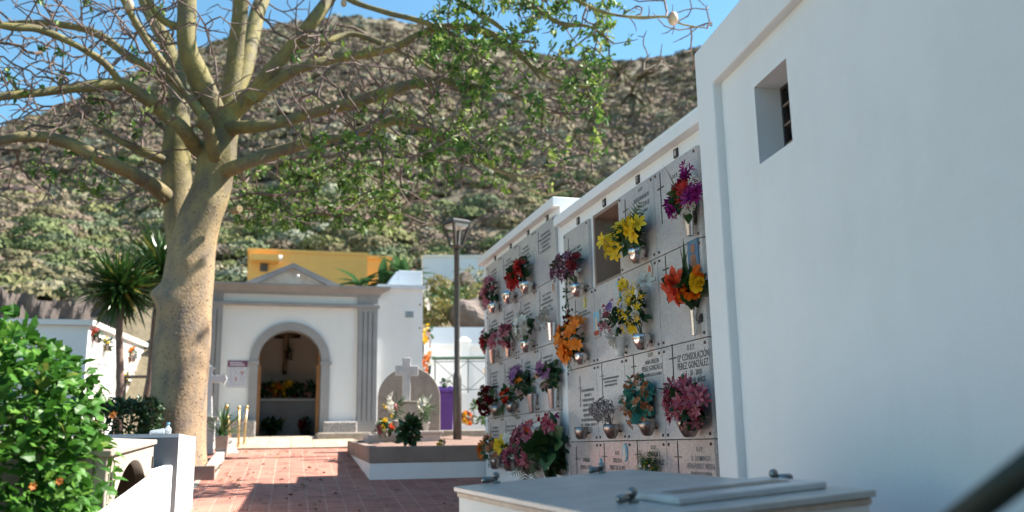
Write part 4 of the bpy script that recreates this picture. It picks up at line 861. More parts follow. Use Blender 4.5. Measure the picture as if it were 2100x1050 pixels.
def wallthing(name, label, px0, px1, py_top, Y, zb, mat, depth=.3, coping=None, cat='wall'):
    a, b = atY(px0, py_top, Y), atY(px1, py_top, Y); t = thing(name, label, cat, (a[0], Y, zb)); zt = (a[2]+b[2])/2
    MB().hexa([(a[0], Y, zb), (b[0], Y, zb), (b[0], Y+depth, zb), (a[0], Y+depth, zb)], [(a[0], Y, a[2]), (b[0], Y, b[2]), (b[0], Y+depth, b[2]), (a[0], Y+depth, a[2])]).build('wall_body', mat, t)
    if coping: MB().hexa([(a[0], Y-.06, a[2]+.001), (b[0], Y-.06, b[2]+.001), (b[0], Y+depth+.06, b[2]+.001), (a[0], Y+depth+.06, a[2]+.001)], [(a[0], Y-.06, a[2]+coping), (b[0], Y-.06, b[2]+coping), (b[0], Y+depth+.06, b[2]+coping), (a[0], Y+depth+.06, a[2]+coping)]).build('coping', white, t)
    return t
wallthing('retaining_wall', 'high pale retaining wall on the slope behind the lamp post', 868, 1200, 527, 34, 3.2, bluewhite, .4, .06)
wallthing('retaining_wall', 'grey bank wall crossing the slope just above the high retaining wall', 760, 1250, 507, 42, 4, rough_stone, 1.0)
wallthing('boundary_wall', 'pale blue wall below the overgrown bank, right of the chapel annex', 876, 1080, 671, 24.2, .3, bluewhite, .5)
t = wallthing('pillar_wall', 'white wall with a capped pillar behind the green railing', 876, 1080, 712, 22, .2, white, .25, .09); p0, p1 = atY(944, 700, 21.93), atY(962, 700, 21.93); MB().box(p0[0], p1[0], 21.9, 22.3, .2, p0[2]).build('pillar', white, t); mb = MB(); mb.hexa([(p0[0]-.05, 21.85, p0[2]+.001), (p1[0]+.05, 21.85, p0[2]+.001), (p1[0]+.05, 22.35, p0[2]+.001), (p0[0]-.05, 22.35, p0[2]+.001)], [(p0[0]+.06, 21.97, p0[2]+.12), (p1[0]-.06, 21.97, p0[2]+.12), (p1[0]-.06, 22.23, p0[2]+.12), (p0[0]+.06, 22.23, p0[2]+.12)]); mb.build('pillar_cap', white, t)
wallthing('low_wall', 'low white wall under the green railing', 872, 1080, 806, 20, 0, white, .25)
ra = thing('railing', 'thin wire railing with crossed braces and a dark green top bar', 'railing', (4.0, 20.1, 1.2)); Yr = 20.1
def rp(px, py): return atY(px, py, Yr)
MB().tube([rp(886, 735), rp(1060, 733)], .035, 8).build('top_bar', railgreen, ra)
mb = MB(); mb.tube([rp(886, 742), rp(1060, 740)], .012, 6).tube([rp(886, 800), rp(1060, 798)], .014, 6); mb.build('cross_bar', wire, ra)
for px in (892, 960, 1030): MB().tube([rp(px, 735), rp(px, 806)], .02, 6).build('post', wire, ra)
for p, q in (((895, 742), (958, 798)), ((958, 742), (895, 798)), ((963, 742), (1028, 798)), ((1028, 742), (963, 798))): MB().tube([rp(*p), rp(*q)], .009, 5).build('brace', wire, ra)
q = rp(995, 760); MB().ball(q, .06, 8, 6, (.6, .6, 1.4)).build('padlock', gold, ra, True)
# block of niches far left
fd = ray(600, 830); fd = fd/fd[1]; P0 = atY(183, 657, 22); fb = thing('niche_block', 'sunlit niche block at far left beyond the palms with orange flowers on its face', 'niche block', (P0[0], 22, -.3))
dX = np.array([fd[0], 1, 0]); Lb = 13; 
def sh(p, k): return p+fd*k
zb_ = -.4; Wd = 4.5
A0, A1 = P0, P0+fd*Lb; mb = MB()
mb.hexa([(A0[0]-Wd, 22, zb_), (A0[0], 22, zb_), (A1[0], A1[1], zb_), (A1[0]-Wd, A1[1], zb_)], [(A0[0]-Wd, 22, A0[2]-.12), (A0[0], 22, A0[2]-.12), (A1[0], A1[1], A1[2]-.12), (A1[0]-Wd, A1[1], A1[2]-.12)]); mb.build('wall', white, fb)
mb = MB(); mb.hexa([(A0[0]-Wd, 21.9, A0[2]-.119), (A0[0]+.1, 21.9, A0[2]-.119), (A1[0]+.1, A1[1], A1[2]-.119), (A1[0]-Wd, A1[1], A1[2]-.119)], [(A0[0]-Wd, 21.9, A0[2]), (A0[0]+.1, 21.9, A0[2]), (A1[0]+.1, A1[1], A1[2]), (A1[0]-Wd, A1[1], A1[2])]); mb.build('roof', white_warm, fb)
nrm = np.array([1, -fd[0], 0]); nrm /= np.linalg.norm(nrm)
for c in range(8):
    for r in range(4):
        s0 = A0+fd*(.25+c*.8); z1 = s0[2]-.3-r*.66; 
        if z1-.6 < zb_+.1: continue
        V = [s0+nrm*.03, s0+fd*.74+nrm*.03]; mb = MB(); q = [np.array([v[0], v[1], z]) for v in V for z in (z1-.6, z1)]
        mb.hexa([q[0]-nrm*.028, q[2]-nrm*.028, q[3]-nrm*.028, q[1]-nrm*.028], [q[0], q[2], q[3], q[1]]); mb.build('niche_slab', G_slab_b if (c+r) % 3 else white_warm, fb)
GL = 'flowers on the far left niche block'
for lab, px, py, it in (('orange wreath high on the far left niche block', 272, 728, [('star', 'orange', 16, .12)]), ('yellow bunch low on the far left niche block', 262, 778, [('star', 'yellow', 10, .1), ('dot', 'yellow', 20, .04)]), ('reddish bunch near the front corner of the far left niche block', 200, 690, [('star', 'coral', 10, .1), ('rose', 'pink', 4, .1)]), ('green and yellow bunch left of the palm trunk', 222, 706, [('star', 'yellow', 8, .09)]), ('orange bunch right of the leaning trunk', 300, 742, [('star', 'orange', 6, .1)]), ('pale green bunch low beside the leaning trunk', 280, 790, [('star', 'tan', 8, .08)])):
    k = 0; s = (px-183)/1000; 
    n_ = np.array([nrm[0], nrm[1], 0]); Pp = atPl(px, py, A0+nrm*.12, n_); t_ = bouquet(lab, (px, py+14), 'cup', .18, .08, (px, py), 24, 22, it, tarnish, 16, .12, leaf_mid, Y=Pp[1]+.0, group=GL)
x = thing('blue_roof_block', 'pale blue roof end peeping out behind the far left niche block', 'building', (-3.2, 34, .5)); a, b = atY(285, 692, 34), atY(340, 692, 34); MB().box(a[0], b[0], 34, 37, .3, a[2]).build('wall', bluewhite, x); MB().box(a[0]-.1, b[0]+.1, 33.9, 37.1, a[2]+.001, a[2]+.15).build('roof', bluewhite, x)
# rock face at the foot of the hill
a0, a1 = math.atan2(*ray(-300, 630)[:2]), math.atan2(*ray(250, 640)[:2]); mb = MB(); n = 90; gpz = []
for i in range(9):
    row = []
    for j in range(n+1):
        az = a0+(a1-a0)*j/n; r = 30+.5*i*.25; zt = 30*.156+.12*math.sin(j*.17)+.06*math.sin(j*.6); r += .12*math.sin(j*.5+i*.9)+.08*math.sin(j*1.1-i*1.7)+rng.normal(0, .03); row.append((r*math.sin(az), r*math.cos(az), 2.4+(zt-2.4)*i/8+rng.normal(0, .03)))
    gpz.append(row)
row = [(x*1.05, y*1.05, z+.05) for x, y, z in gpz[-1]]; gpz.append(row); row = [(x*1.07, y*1.07, 4.5) for x, y, z in gpz[-1]]; gpz.append(row)
o = mb.quadgrid(np.array(gpz)).build('rock_face', rockmat); structure(o)

# ================================================================== LAMP POST
Yl = 15.5; base = atY(935, 900, Yl); top = atY(939.5, 512, Yl); lp = thing('street_lamp', 'dark lamp post with an open tapered lantern head', 'street lamp', (base[0], Yl, G(Yl)))
bx_, zt = (base[0]+top[0])/2, top[2]
mb = MB(); mb.lathe([(.075, G(Yl)-.02), (.075, 1.15), (.062, 1.2), (.05, 1.24), (.048, zt-.05), (.055, zt-.04), (.055, zt)], (bx_, Yl, 0), 16); mb.build('pole', black_metal, lp, True)
hz0, hz1 = zt, atY(940, 462, Yl)[2]; mb = MB(); rb, rt = .1, .2
mb.lathe([(.04, zt-.0), (.06, zt+.02), (.11, zt+.05), (.11, zt+.075)], (bx_, Yl, 0), 12)
for k in range(4):
    a = math.pi/4+k*math.pi/2+.35; c_, s_ = math.cos(a), math.sin(a); mb.tube([(bx_+c_*.1, Yl+s_*.1, zt+.06), (bx_+c_*.235, Yl+s_*.235, hz1+.01)], .03, 4)
mb.build('lantern_frame', black_metal, lp)
mb = MB(); rot = lambda V: np.stack([V[:, 0]*math.cos(.35)-V[:, 1]*math.sin(.35), V[:, 0]*math.sin(.35)+V[:, 1]*math.cos(.35), V[:, 2]], 1)
def sq(r, z): return rot(np.array([(r, r, z), (-r, r, z), (-r, -r, z), (r, -r, z)]))+np.array([bx_, Yl, 0])
pr = [(.185, hz1), (.19, hz1+.045), (.15, hz1+.085), (.08, hz1+.1)]
for (r0, z0), (r1, z1) in zip(pr, pr[1:]): mb.hexa(sq(r0, z0+.0004), sq(r1, z1))
mb.build('lantern_cap', pm('lamp_cap_grey', (.05, .047, .047), None, 10, .5), lp); MB().hexa(sq(.165, hz1-.05), sq(.17, hz1-.001)).build('lens', lamp_glass, lp)

# ================================================================== RAISED PLANTER WITH GRAVES
pa, pb_ = atY(757, 950, 12.42), atY(714, 912, 16.1); sl_ = (.11, .03)
zf, zr = atY(757, 916, 12.42)[2], atY(712, 904, 16.1)[2]
pl = thing('raised_planter', 'raised grave bed with stone kerb over a white base, right of the red path', 'planter', (pa[0], 12.42, G(12.42)))
xf, xb, yf, yb = pa[0], pb_[0], 12.42, 16.1; xe = 5.2; kd = .14
def band(zlo_f, zlo_b, zhi_f, zhi_b, mat, name, inset=0, bev=0):
    mb = MB(); i = inset
    mb.hexa([(xf+i, yf+i, zlo_f), (xe, yf+i, zlo_f), (xe, yf+kd, zlo_f), (xf+kd, yf+kd, zlo_f)], [(xf+i, yf+i, zhi_f), (xe, yf+i, zhi_f), (xe, yf+kd, zhi_f), (xf+kd, yf+kd, zhi_f)])
    mb.hexa([(xf+i, yf+i+.002, zlo_f), (xf+kd, yf+kd, zlo_f), (xb+kd, yb, zlo_b), (xb+i, yb, zlo_b)], [(xf+i, yf+i+.002, zhi_f), (xf+kd, yf+kd, zhi_f), (xb+kd, yb, zhi_b), (xb+i, yb, zhi_b)])
    mb.hexa([(xb+i, yb, zlo_b), (xe, yb, zlo_b), (xe, yb+kd, zlo_b), (xb+i, yb+kd, zlo_b)], [(xb+i, yb, zhi_b), (xe, yb, zhi_b), (xe, yb+kd, zhi_b), (xb+i, yb+kd, zhi_b)]); return mb.build(name, mat, pl, bevel=bev)
kh = .22
band(G(yf)-.05, G(yb)-.1, zf-kh, zr-kh+.0, white, 'base', .012); band(zf-kh+.001, zr-kh+.001, zf, zr, stone_red, 'kerb', 0, .012)
mb = MB(); gp = []
for j in range(14):
    t_ = j/13; y = yf+.1+(yb-yf)*t_; xa = xf+(xb-xf)*t_+.1; gp.append([(xa+(xe-xa)*k/16, y, zf+(zr-zf)*t_-.06+rng.normal(0, .012)+.1*t_) for k in range(17)])
structure(mb.quadgrid(np.array(gp)).build('gravel', gravel))
# second low kerb behind
a, b = atY(872, 874, 16.9), atY(1005, 880, 16.9); k2 = thing('grave_kerb', 'low tan kerb of the next grave bed behind, at the foot of the lamp post', 'grave kerb', (a[0], 16.9, 0)); mb = MB(); mb.box(a[0], 6, 16.9, 17.05, -.1, atY(940, 882, 16.9)[2]); mb.hexa([(a[0], 17.05, -.1), (a[0]+.16, 17.05, -.1), (a[0]-.25, 19, 0), (a[0]-.41, 19, 0)], [(a[0], 17.05, .33), (a[0]+.16, 17.05, .33), (a[0]-.25, 19, .5), (a[0]-.41, 19, .5)]); mb.build('kerb', stone_tan, k2, bevel=.015)
MB().box(a[0]+.16, 6, 17.06, 19.9, -.1, .2).build('soil_bed', gravel, k2)
# headstone
Yh = 16.0; a, b, tp = atY(776, 880, Yh), atY(903, 880, Yh), atY(840, 753, Yh); hx = (a[0]+b[0])/2; hr = (b[0]-a[0])/2
mb = MB(); zsp = tp[2]-hr*1.0; mb.ext([(hx-hr, .0), (hx+hr, .0)]+[(hx+hr*math.cos(t), zsp+hr*math.sin(t)) for t in np.linspace(0, math.pi, 28)], 'y', Yh, Yh+.16)
tag(mb.build('headstone', stone_head, None, bevel=.012, loc=(hx, Yh, .05)), 'big round topped brown grey headstone behind the small white cross', 'headstone')
# grave surround with pedestal and cross
Yg = 14.6; gs = thing('grave', 'pale stone grave box in front of the round headstone', 'grave', (hx, Yg, .0)); a, b = atY(771, 895, Yg), atY(905, 895, Yg); zg = atY(840, 884, Yg)[2]
mb = MB(); mb.box(a[0]+.45, b[0], Yg, Yg+1.2, -.05, zg-.05); mb.build('grave_body', pinkstone, gs, bevel=.01); MB().box(a[0]+.42, b[0]+.03, Yg-.03, Yg+1.22, zg-.048, zg).build('grave_top', pinkstone, gs, bevel=.008)
mb = MB(); mb.box(a[0]-.12, a[0]+.4, Yg+.15, Yg+.75, -.05, zg-.04); mb.build('side_block', pinkstone, gs, bevel=.02)
x0, x1 = atY(821, 850, Yg+.25)[0], atY(861, 850, Yg+.25)[0]; zp = atY(840, 824, Yg+.25)[2]
pc = thing('stone_cross', 'pale stone cross on a square pedestal in front of the round headstone', 'grave cross', ((x0+x1)/2, Yg+.4, zg)); MB().box(x0, x1, Yg+.25, Yg+.58, zg+.001, zp-.03).build('pedestal', pinkstone, pc, bevel=.006); MB().box(x0-.02, x1+.02, Yg+.23, Yg+.6, zp-.029, zp+.01).build('pedestal_cap', stone_tan, pc, bevel=.006)
Yc = Yg+.4; c0, c1 = atY(836, 820, Yc), atY(831, 734, Yc); al_, ar_ = atY(811, 759, Yc), atY(857, 762, Yc); zm = (al_[2]+ar_[2])/2; xm = (c0[0]+c1[0])/2
mb = MB(); w = .062; mb.ext([(xm-w, zp+.011), (xm+w, zp+.011), (xm+w, zm-w*1.3), (ar_[0], zm-w*1.3), (ar_[0], zm+w*1.3), (xm+w, zm+w*1.3), (xm+w*1.05, c1[2]), (xm-w*1.05, c1[2]), (xm-w, zm+w*1.3), (al_[0], zm+w*1.3), (al_[0], zm-w*1.3), (xm-w, zm-w*1.3)], 'y', Yc-.05, Yc+.06); mb.build('cross', marble_white, pc, bevel=.008)
GG = 'flowers on the graves in the raised bed'
bouquet('white lilies and long green leaves left of the stone cross pedestal', (806, 880), 'pot', .14, .08, (808, 838), 44, 52, [('lily', 'white', 8, .11, 805, 826, 18, 16), ('rose', 'rosy', 2, .08, 818, 832, 5), ('star', 'yellow', 3, .07)], rough_stone, 40, .17, leaf_mid, BLADE, Y=14.75, group=GG)
bouquet('white lily with drooping bright leaves right of the stone cross pedestal', (872, 884), 'pot', .14, .07, (871, 842), 32, 50, [('lily', 'white', 5, .12, 868, 832, 10, 10)], rough_stone, 30, .2, leaf_fern, BLADE, Y=14.8, group=GG)
bouquet('mixed pink, yellow and white bunch at the left corner of the grave', (788, 896), 'pot', .12, .08, (788, 878), 44, 34, [('rose', 'pink', 4, .08, 781, 880, 8), ('star', 'yellow', 5, .08, 792, 872, 9), ('rose', 'white', 5, .07, 778, 872, 12), ('rose', 'coral', 3, .07, 806, 874, 6)], rough_stone, 36, .11, leaf_dark, Y=14.5, group=GG)
bouquet('dark leafy rose bush at the front of the raised bed', (840, 914), None, 0, 0, (840, 884), 52, 62, [('rose', 'darkred', 2, .05)], None, 130, .11, leaf_dark, Y=12.85, group=GG, name='rose_bush', cat='bush')
bouquet('small yellow flowers on the gravel behind the kerb', (906, 914), None, 0, 0, (906, 909), 22, 10, [('star', 'yellow', 7, .05)], None, 12, .05, leaf_mid, Y=13.0, group=GG, name='flower_clump', cat='flower clump')
bouquet('orange, red and white bunch on the ground beyond the lamp post', (962, 866), 'pot', .1, .1, (961, 857), 30, 22, [('rose', 'orange', 6, .1), ('star', 'yellow', 5, .1), ('rose', 'white', 5, .09), ('rose', 'red', 3, .09)], rough_stone, 16, .12, leaf_mid, Y=18.2, group=GG)
bouquet('young yellow green plant against the low white wall', (970, 862), None, 0, 0, (972, 832), 16, 20, [('star', 'tan', 3, .05)], None, 14, .12, leaf_fern, Y=18.9, group=GG, name='young_plant', cat='plant')
bouquet('low green plants between the lamp post and the niche block', (990, 866), None, 0, 0, (988, 862), 26, 16, [], None, 22, .1, leaf_fern, Y=18.4, group=GG, name='young_plant', cat='plant')
# purple bin
Yb = 17.4; a, b = atY(899, 800, Yb), atY(934, 800, Yb); zt = atY(915, 792, Yb)[2]; bn = thing('wheeled_bin', 'purple plastic wheeled bin beside the lamp post', 'bin', ((a[0]+b[0])/2-.07, Yb, G(Yb)))
bx0, bx1 = a[0]-.14, b[0]; zb_ = .18
mb = MB(); mb.hexa([(bx0+.05, Yb+.06, zb_), (bx1-.05, Yb+.06, zb_), (bx1-.05, Yb+.55, zb_), (bx0+.05, Yb+.55, zb_)], [(bx0+.015, Yb+.01, zt-.12), (bx1-.015, Yb+.01, zt-.12), (bx1-.015, Yb+.62, zt-.12), (bx0+.015, Yb+.62, zt-.12)]); mb.build('body', purple, bn, bevel=.015)
MB().box(bx0-.01, bx1+.01, Yb-.02, Yb+.65, zt-.119, zt-.05).build('rim', purple, bn, bevel=.012); MB().box(bx0, bx1, Yb+.2, Yb+.64, zt-.049, zt+.01).build('lid', purple, bn, bevel=.015)
for s_ in (bx0+.1, bx1-.1): MB().lathe([(.1, -.03), (.11, 0), (.1, .03)], (s_, Yb+.55, zb_+.04), 14, M=lambda V: np.stack([V[:, 2], V[:, 0], V[:, 1]], 1)).build('wheel', black_plastic, bn)
MB().tube([(bx0+.08, Yb+.66, zt-.04), (bx0+.08, Yb+.74, zt-.02), (bx1-.08, Yb+.74, zt-.02), (bx1-.08, Yb+.66, zt-.04)], .018, 6).build('handle', purple, bn)
bouquet('discarded white flowers and leaves on top of the purple bin', (918, 790), None, 0, 0, (918, 784), 30, 14, [('rose', 'white', 4, .08)], None, 12, .1, leaf_mid, Y=Yb+.15, group=None, name='flower_bunch', cat='flower bunch')

# ================================================================== TOMB WITH MARBLE LID
th = R_(5); TL = np.array([.989, 4.572, -.2]); t1 = np.array([-math.sin(th), math.cos(th), .02]); t2 = np.array([math.cos(th), math.sin(th), .06]); t3 = np.cross(t2, t1)
def tM(V): V = np.asarray(V, float); return TL+V[:, :1]*t2+V[:, 1:2]*t1+V[:, 2:3]*t3     # local: x across, y along (0 far, -1.8 near), z up
tb = thing('tomb', 'white tomb in the foreground with a grey veined marble lid held by four metal lugs', 'tomb', (1.5, 3.7, -1.3)); TW, TLn = 1.0, 1.82
mb = MB(); top_ = tM(np.array([(.02, -.02, -.05), (TW-.02, -.02, -.05), (TW-.02, -TLn+.02, -.05), (.02, -TLn+.02, -.05)])); bot = top_.copy(); bot[:, 2] = -1.5; mb.hexa(bot, top_); mb.build('base', white_warm, tb)
MB().box(.012, TW-.012, -TLn+.012, -.012, -.0495, -.027, tM).build('lower_slab', marble_edge, tb, bevel=.003)
MB().box(0, TW, -TLn, 0, -.024, 0, tM).build('lid', marble, tb, bevel=.004)
pq = MB().box(.30, .93, -TLn+.17, -TLn+.55, .001, .026, tM).build('plaque', marble_white, tb, bevel=.006); MB().box(.36, .87, -TLn+.30, -TLn+.40, .0275, .0285, tM).build('inset_band', bronze_band, pq)
for (x, y, ang) in ((.215, .135-.17, 2.9), (.80, .05-.1, 2.9), (.245, -TLn+.40, 3.3), (.955, -TLn+.52, -.75)):
    mb = MB(); mb.lathe([(.02, 0), (.02, .008), (.009, .012), (.009, .03)], (0, 0, 0), 12); mb.ball((0, 0, .036), .019, 14, 10)
    c_, s_ = math.cos(ang), math.sin(ang); mb.tube([(c_*.012, s_*.012, .02), (c_*.03, s_*.03, .019), (c_*.055, s_*.055, .018), (c_*.07, s_*.07, .017), (c_*.075, s_*.075, .017)], [.011, .015, .0165, .014, .006], 12)
    o = MB(); V = np.vstack(mb.v)+np.array([x, y, .001]); o.add(tM(V), mb.f); o.build('lug', steel, tb, True)
# handrail
hr = thing('handrail', 'dark green tubular handrail at the lower right corner', 'handrail', (1.1, .9, -1.6)); A_ = ray(1860, 1150); A_ = A_/np.linalg.norm(A_)*1.62; B_ = ray(2300, 815); B_ = B_/np.linalg.norm(B_)*1.26
MB().tube([A_, B_], .0215, 16).build('rail', darkgreen, hr, True); MB().tube([A_+(B_-A_)*.03, [A_[0]+.02, A_[1], G(A_[1])]], .018, 12).build('post', darkgreen, hr, True)
# ================================================================== LEFT SIDE
lw = thing('grey_wall', 'low grey wall with a sunlit pale end behind the beige niche box', 'wall', (-.72, 9.2, -.9)); a, b = atY(367, 895, 8.3), atY(402, 892, 10.7); zt = (a[2]+b[2])/2
mb = MB(); mb.hexa([(-5, 8.3, -1.3), (a[0], 8.3, -1.3), (b[0], 10.7, -1.3), (b[0]-.3, 10.7, -1.3), (a[0]-.3, 8.55, -1.3), (-5, 8.55, -1.3)], [(-5, 8.3, zt), (a[0], 8.3, zt), (b[0], 10.7, zt), (b[0]-.3, 10.7, zt), (a[0]-.3, 8.55, zt), (-5, 8.55, zt)]); mb.build('wall_body', palewall, lw)
MB().box(-4.99, a[0]-.0, 8.292, 8.2985, -1.3, zt-.03).build('grey_render', greywall, lw)
WX = a[0]-.035    # sloping white parapet along the path
pp = thing('white_parapet', 'dazzling white sloping parapet below the beige niche box', 'parapet', (WX, 6.5, -1))
pts = []
for px, py, Y in ((378, 953, 8.27), (346, 954, 8.0), (322, 976, 7.9)): pts.append((Y, atY(px, py, Y)[2]))
ztop8 = pts[0][1]
q1, q2 = atX(322, 977, WX), atX(230, 1052, WX); k_ = (q1[2]-q2[2])/(q1[1]-q2[1])
prof = [(8.285, -1.2), (8.285, ztop8), (q1[1]+.35, ztop8-.01), (q1[1], q1[2]), (q2[1], q2[2]), (3.9, q2[2]-k_*(q2[1]-3.9)), (3.9, -2.2)]
MB().ext([(y, z) for y, z in prof], 'x', WX-.08, WX).build('parapet_body', white, pp, bevel=.015)
# beige niche box with arched mouth
BX = WX-.09; pA, pB = atX(316, 911, BX), atX(222, 936, BX); dirb = pB-pA; Lb_ = np.linalg.norm(dirb); ub = dirb/Lb_
nbx = thing('niche_box', 'beige cement grave box with an arched mouth, left of the white parapet', 'grave box', (BX, 6.5, -.9))
def bM(V): V = np.asarray(V, float); return pA+V[:, :1]*ub+V[:, 1:2]*np.array([-1, 0, .05])+V[:, 2:3]*np.array([0, 0, 1.0])   # x: towards camera, y: back, z: up
H_ = .78; cxm = Lb_*.52; rx, rz = Lb_*.40, .40; zsp = -.47
arc2 = [(cxm+rx*math.cos(t), zsp+rz*math.sin(t)) for t in np.linspace(0, math.pi, 22)]
mb = MB(); mb.ext([(0, -H_), (0, 0), (Lb_, 0), (Lb_, -H_), (cxm+rx, -H_)]+arc2+[(cxm-rx, -H_)], 'y', 0, .07, bM)
mb.box(0, .07, .07, .75, -H_, -.001, bM).box(Lb_-.07, Lb_, .07, .75, -H_, -.001, bM).box(.07, Lb_-.07, .68, .75, -H_, -.001, bM).box(.07, Lb_-.07, .07, .68, -.07, -.001, bM).box(.07, Lb_-.07, .07, .68, -H_, -H_+.05, bM)
mb.build('shell', beige, nbx, bevel=.008); MB().box(-.02, Lb_+.02, -.02, .78, .0, .035, bM).build('cover', beige, nbx, bevel=.008)
MB().box(.072, Lb_-.072, .55, .679, zsp+.15, zsp+.19, bM).build('ledge', brownhole, nbx)
for u in (.1, Lb_-.12): 
    mb = MB(); q = [(u+.022*math.cos(t), -.13+.045*math.sin(t)) for t in np.linspace(0, 2*math.pi, 14, endpoint=False)]; mb.ext(q, 'y', -.012, .002, bM); mb.build('wall_ring', black_metal, nbx)
tag(MB().lathe([(.05, 0), (.055, .12), (.05, .16), (.03, .16)], bM(np.array([(Lb_*.78, .2, -H_+.05)]))[0], 14).build('white_jar', porcelain, smooth=True), 'white jar standing inside the beige niche box', 'jar')
bt_ = thing('plastic_tub', 'white plastic tub lying on top of the grey wall', 'tub', (0, 8.4, zt)); q = atY(322, 890, 8.42); q2 = atY(340, 878, 8.42); mb = MB(); mb.hexa([(q[0]-.06, 8.38, zt+.002), (q2[0], 8.38, zt+.002), (q2[0], 8.5, zt+.002), (q[0]-.06, 8.5, zt+.002)], [(q[0]-.055, 8.385, q[2]+.028), (q2[0]-.01, 8.385, q2[2]), (q2[0]-.01, 8.495, q2[2]), (q[0]-.055, 8.495, q[2]+.028)]); mb.build('tub_body', clear_pl, bt_, bevel=.008)
q = atY(344, 890, 8.44); wb = thing('water_bottle', 'clear plastic bottle with a blue cap on top of the grey wall', 'bottle', (q[0], 8.44, zt)); MB().lathe([(.025, 0), (.028, .01), (.028, .045), (.013, .062), (.012, .072)], (q[0], 8.44, zt+.002), 14).build('bottle_body', clear_pl, wb, True); MB().lathe([(.014, 0), (.014, .02), (.01, .022)], (q[0], 8.44, zt+.075), 12).build('cap', bluecap, wb, True)
# tree bed kerb
a, b = atY(395, 960, 12.8), atY(441, 958, 12.8); zt_ = atY(420, 955, 12.8)[2]; zb_ = G(12.8)-.05; kb = thing('tree_bed', 'low stone kerbed bed round the foot of the big tree', 'planter', (a[0], 13, zb_)); x1 = b[0]; b2_ = atY(462, 935, 15.4)
mb = MB(); mb.box(-3.2, x1, 12.8, 12.92, zb_, zt_); mb.build('kerb', stone_red, kb, bevel=.01); mb = MB(); mb.hexa([(x1-.13, 12.921, zb_), (x1, 12.921, zb_), (b2_[0], 15.6, zb_+.25), (b2_[0]-.13, 15.6, zb_+.25)], [(x1-.13, 12.921, zt_), (x1, 12.921, zt_), (b2_[0], 15.6, zt_+.2), (b2_[0]-.13, 15.6, zt_+.2)]); mb.build('kerb', stone_tan, kb, bevel=.01)
gp = [[(-3.2+(x1+.05+3.2)*k/14+.0*j, 12.9+j*.25, zt_-.06+.01*j+rng.normal(0, .012)) for k in range(15)] for j in range(14)]; structure(MB().quadgrid(np.array(gp)).build('soil', soil))
structure(MB().quadgrid(np.array([[(x, y, G(y)+.08) for x in (-14, -8, -3.21)] for y in np.linspace(8.6, 21, 6)])).build('garden_soil', soil))
structure(MB().quadgrid(np.array([[(x, y, G(y)+.06) for x in (-8, -3.2, -1.2)] for y in np.linspace(8.6, 12.75, 4)])).build('garden_soil', soil))
# stone cross behind the tree
Yx = 16.2; zt = atY(433, 862, Yx)[2]; zb_ = G(Yx); x0, x1 = atY(404, 880, Yx)[0], atY(440, 880, Yx)[0]; sx = thing('stone_cross', 'grey stone cross with flared arms on a pillar, half hidden behind the big tree trunk', 'grave cross', ((x0+x1)/2, Yx, zb_))
MB().box(x0, x1, Yx, Yx+.3, zb_-.1, zt-.0).build('pillar', palewall, sx, bevel=.01); MB().box(x0-.04, x1+.04, Yx-.04, Yx+.34, zt+.001, zt+.06).build('pillar_cap', stone_tan, sx, bevel=.01)
xm, zm = atY(427, 778, Yx)[0], atY(427, 776, Yx)[2]; ztp = atY(437, 747, Yx)[2]; xr_ = atY(466, 778, Yx)[0]; aw = xr_-xm; w = .06
pts = [(xm-w*1.5, zt+.061), (xm+w*1.5, zt+.061), (xm+w, zm-w), (xm+aw-.09, zm-w), (xm+aw-.05, zm-w*1.7), (xm+aw, zm), (xm+aw-.05, zm+w*1.7), (xm+aw-.09, zm+w), (xm+w, zm+w), (xm+w, ztp-.09), (xm+w*1.7, ztp-.05), (xm, ztp), (xm-w*1.7, ztp-.05), (xm-w, ztp-.09), (xm-w, zm+w), (xm-aw+.09, zm+w), (xm-aw+.05, zm+w*1.7), (xm-aw, zm), (xm-aw+.05, zm-w*1.7), (xm-aw+.09, zm-w), (xm-w, zm-w)]
MB().ext(pts, 'y', Yx+.09, Yx+.21).build('cross', palewall, sx, bevel=.01)
# brass posts with chain
PZ = []
for i, (p, q, Y, lab) in enumerate((((474, 920), (465, 836), 16.7, 'leaning brass post nearest the big tree'), ((489, 917), (490, 838), 17.0, 'upright brass post between the other two'), ((500, 912), (506, 837), 17.5, 'brass post nearest the chapel doorway'))):
    a, b = atY(*p, Y), atY(*q, Y); o = thing('barrier_post', lab, 'barrier post', a, 'brass posts before the chapel'); PZ.append(b)
    MB().tube([a, b], .021, 10).build('shaft', gold, o, True); mb = MB(); mb.ball(b+np.array([0, 0, .02]), .034, 10, 7); mb.build('finial', gold, o, True); MB().lathe([(.06, 0), (.06, .02), (.03, .035), (.024, .05)], a-np.array([0, 0, .015]), 12).build('foot', gold, o)
for p, q, lab in ((PZ[0], PZ[1], 'thin chain hanging between the two left brass posts'), (PZ[1], PZ[2], 'thin chain hanging between the two right brass posts')):
    u = np.linspace(0, 1, 12)[:, None]; P = p+(q-p)*u; P[:, 2] -= .06+.9*(u*(1-u))[:, 0]; tag(MB().tube(P, .006, 5).build('chain', bronze), lab, 'chain', 'chains of the brass posts')
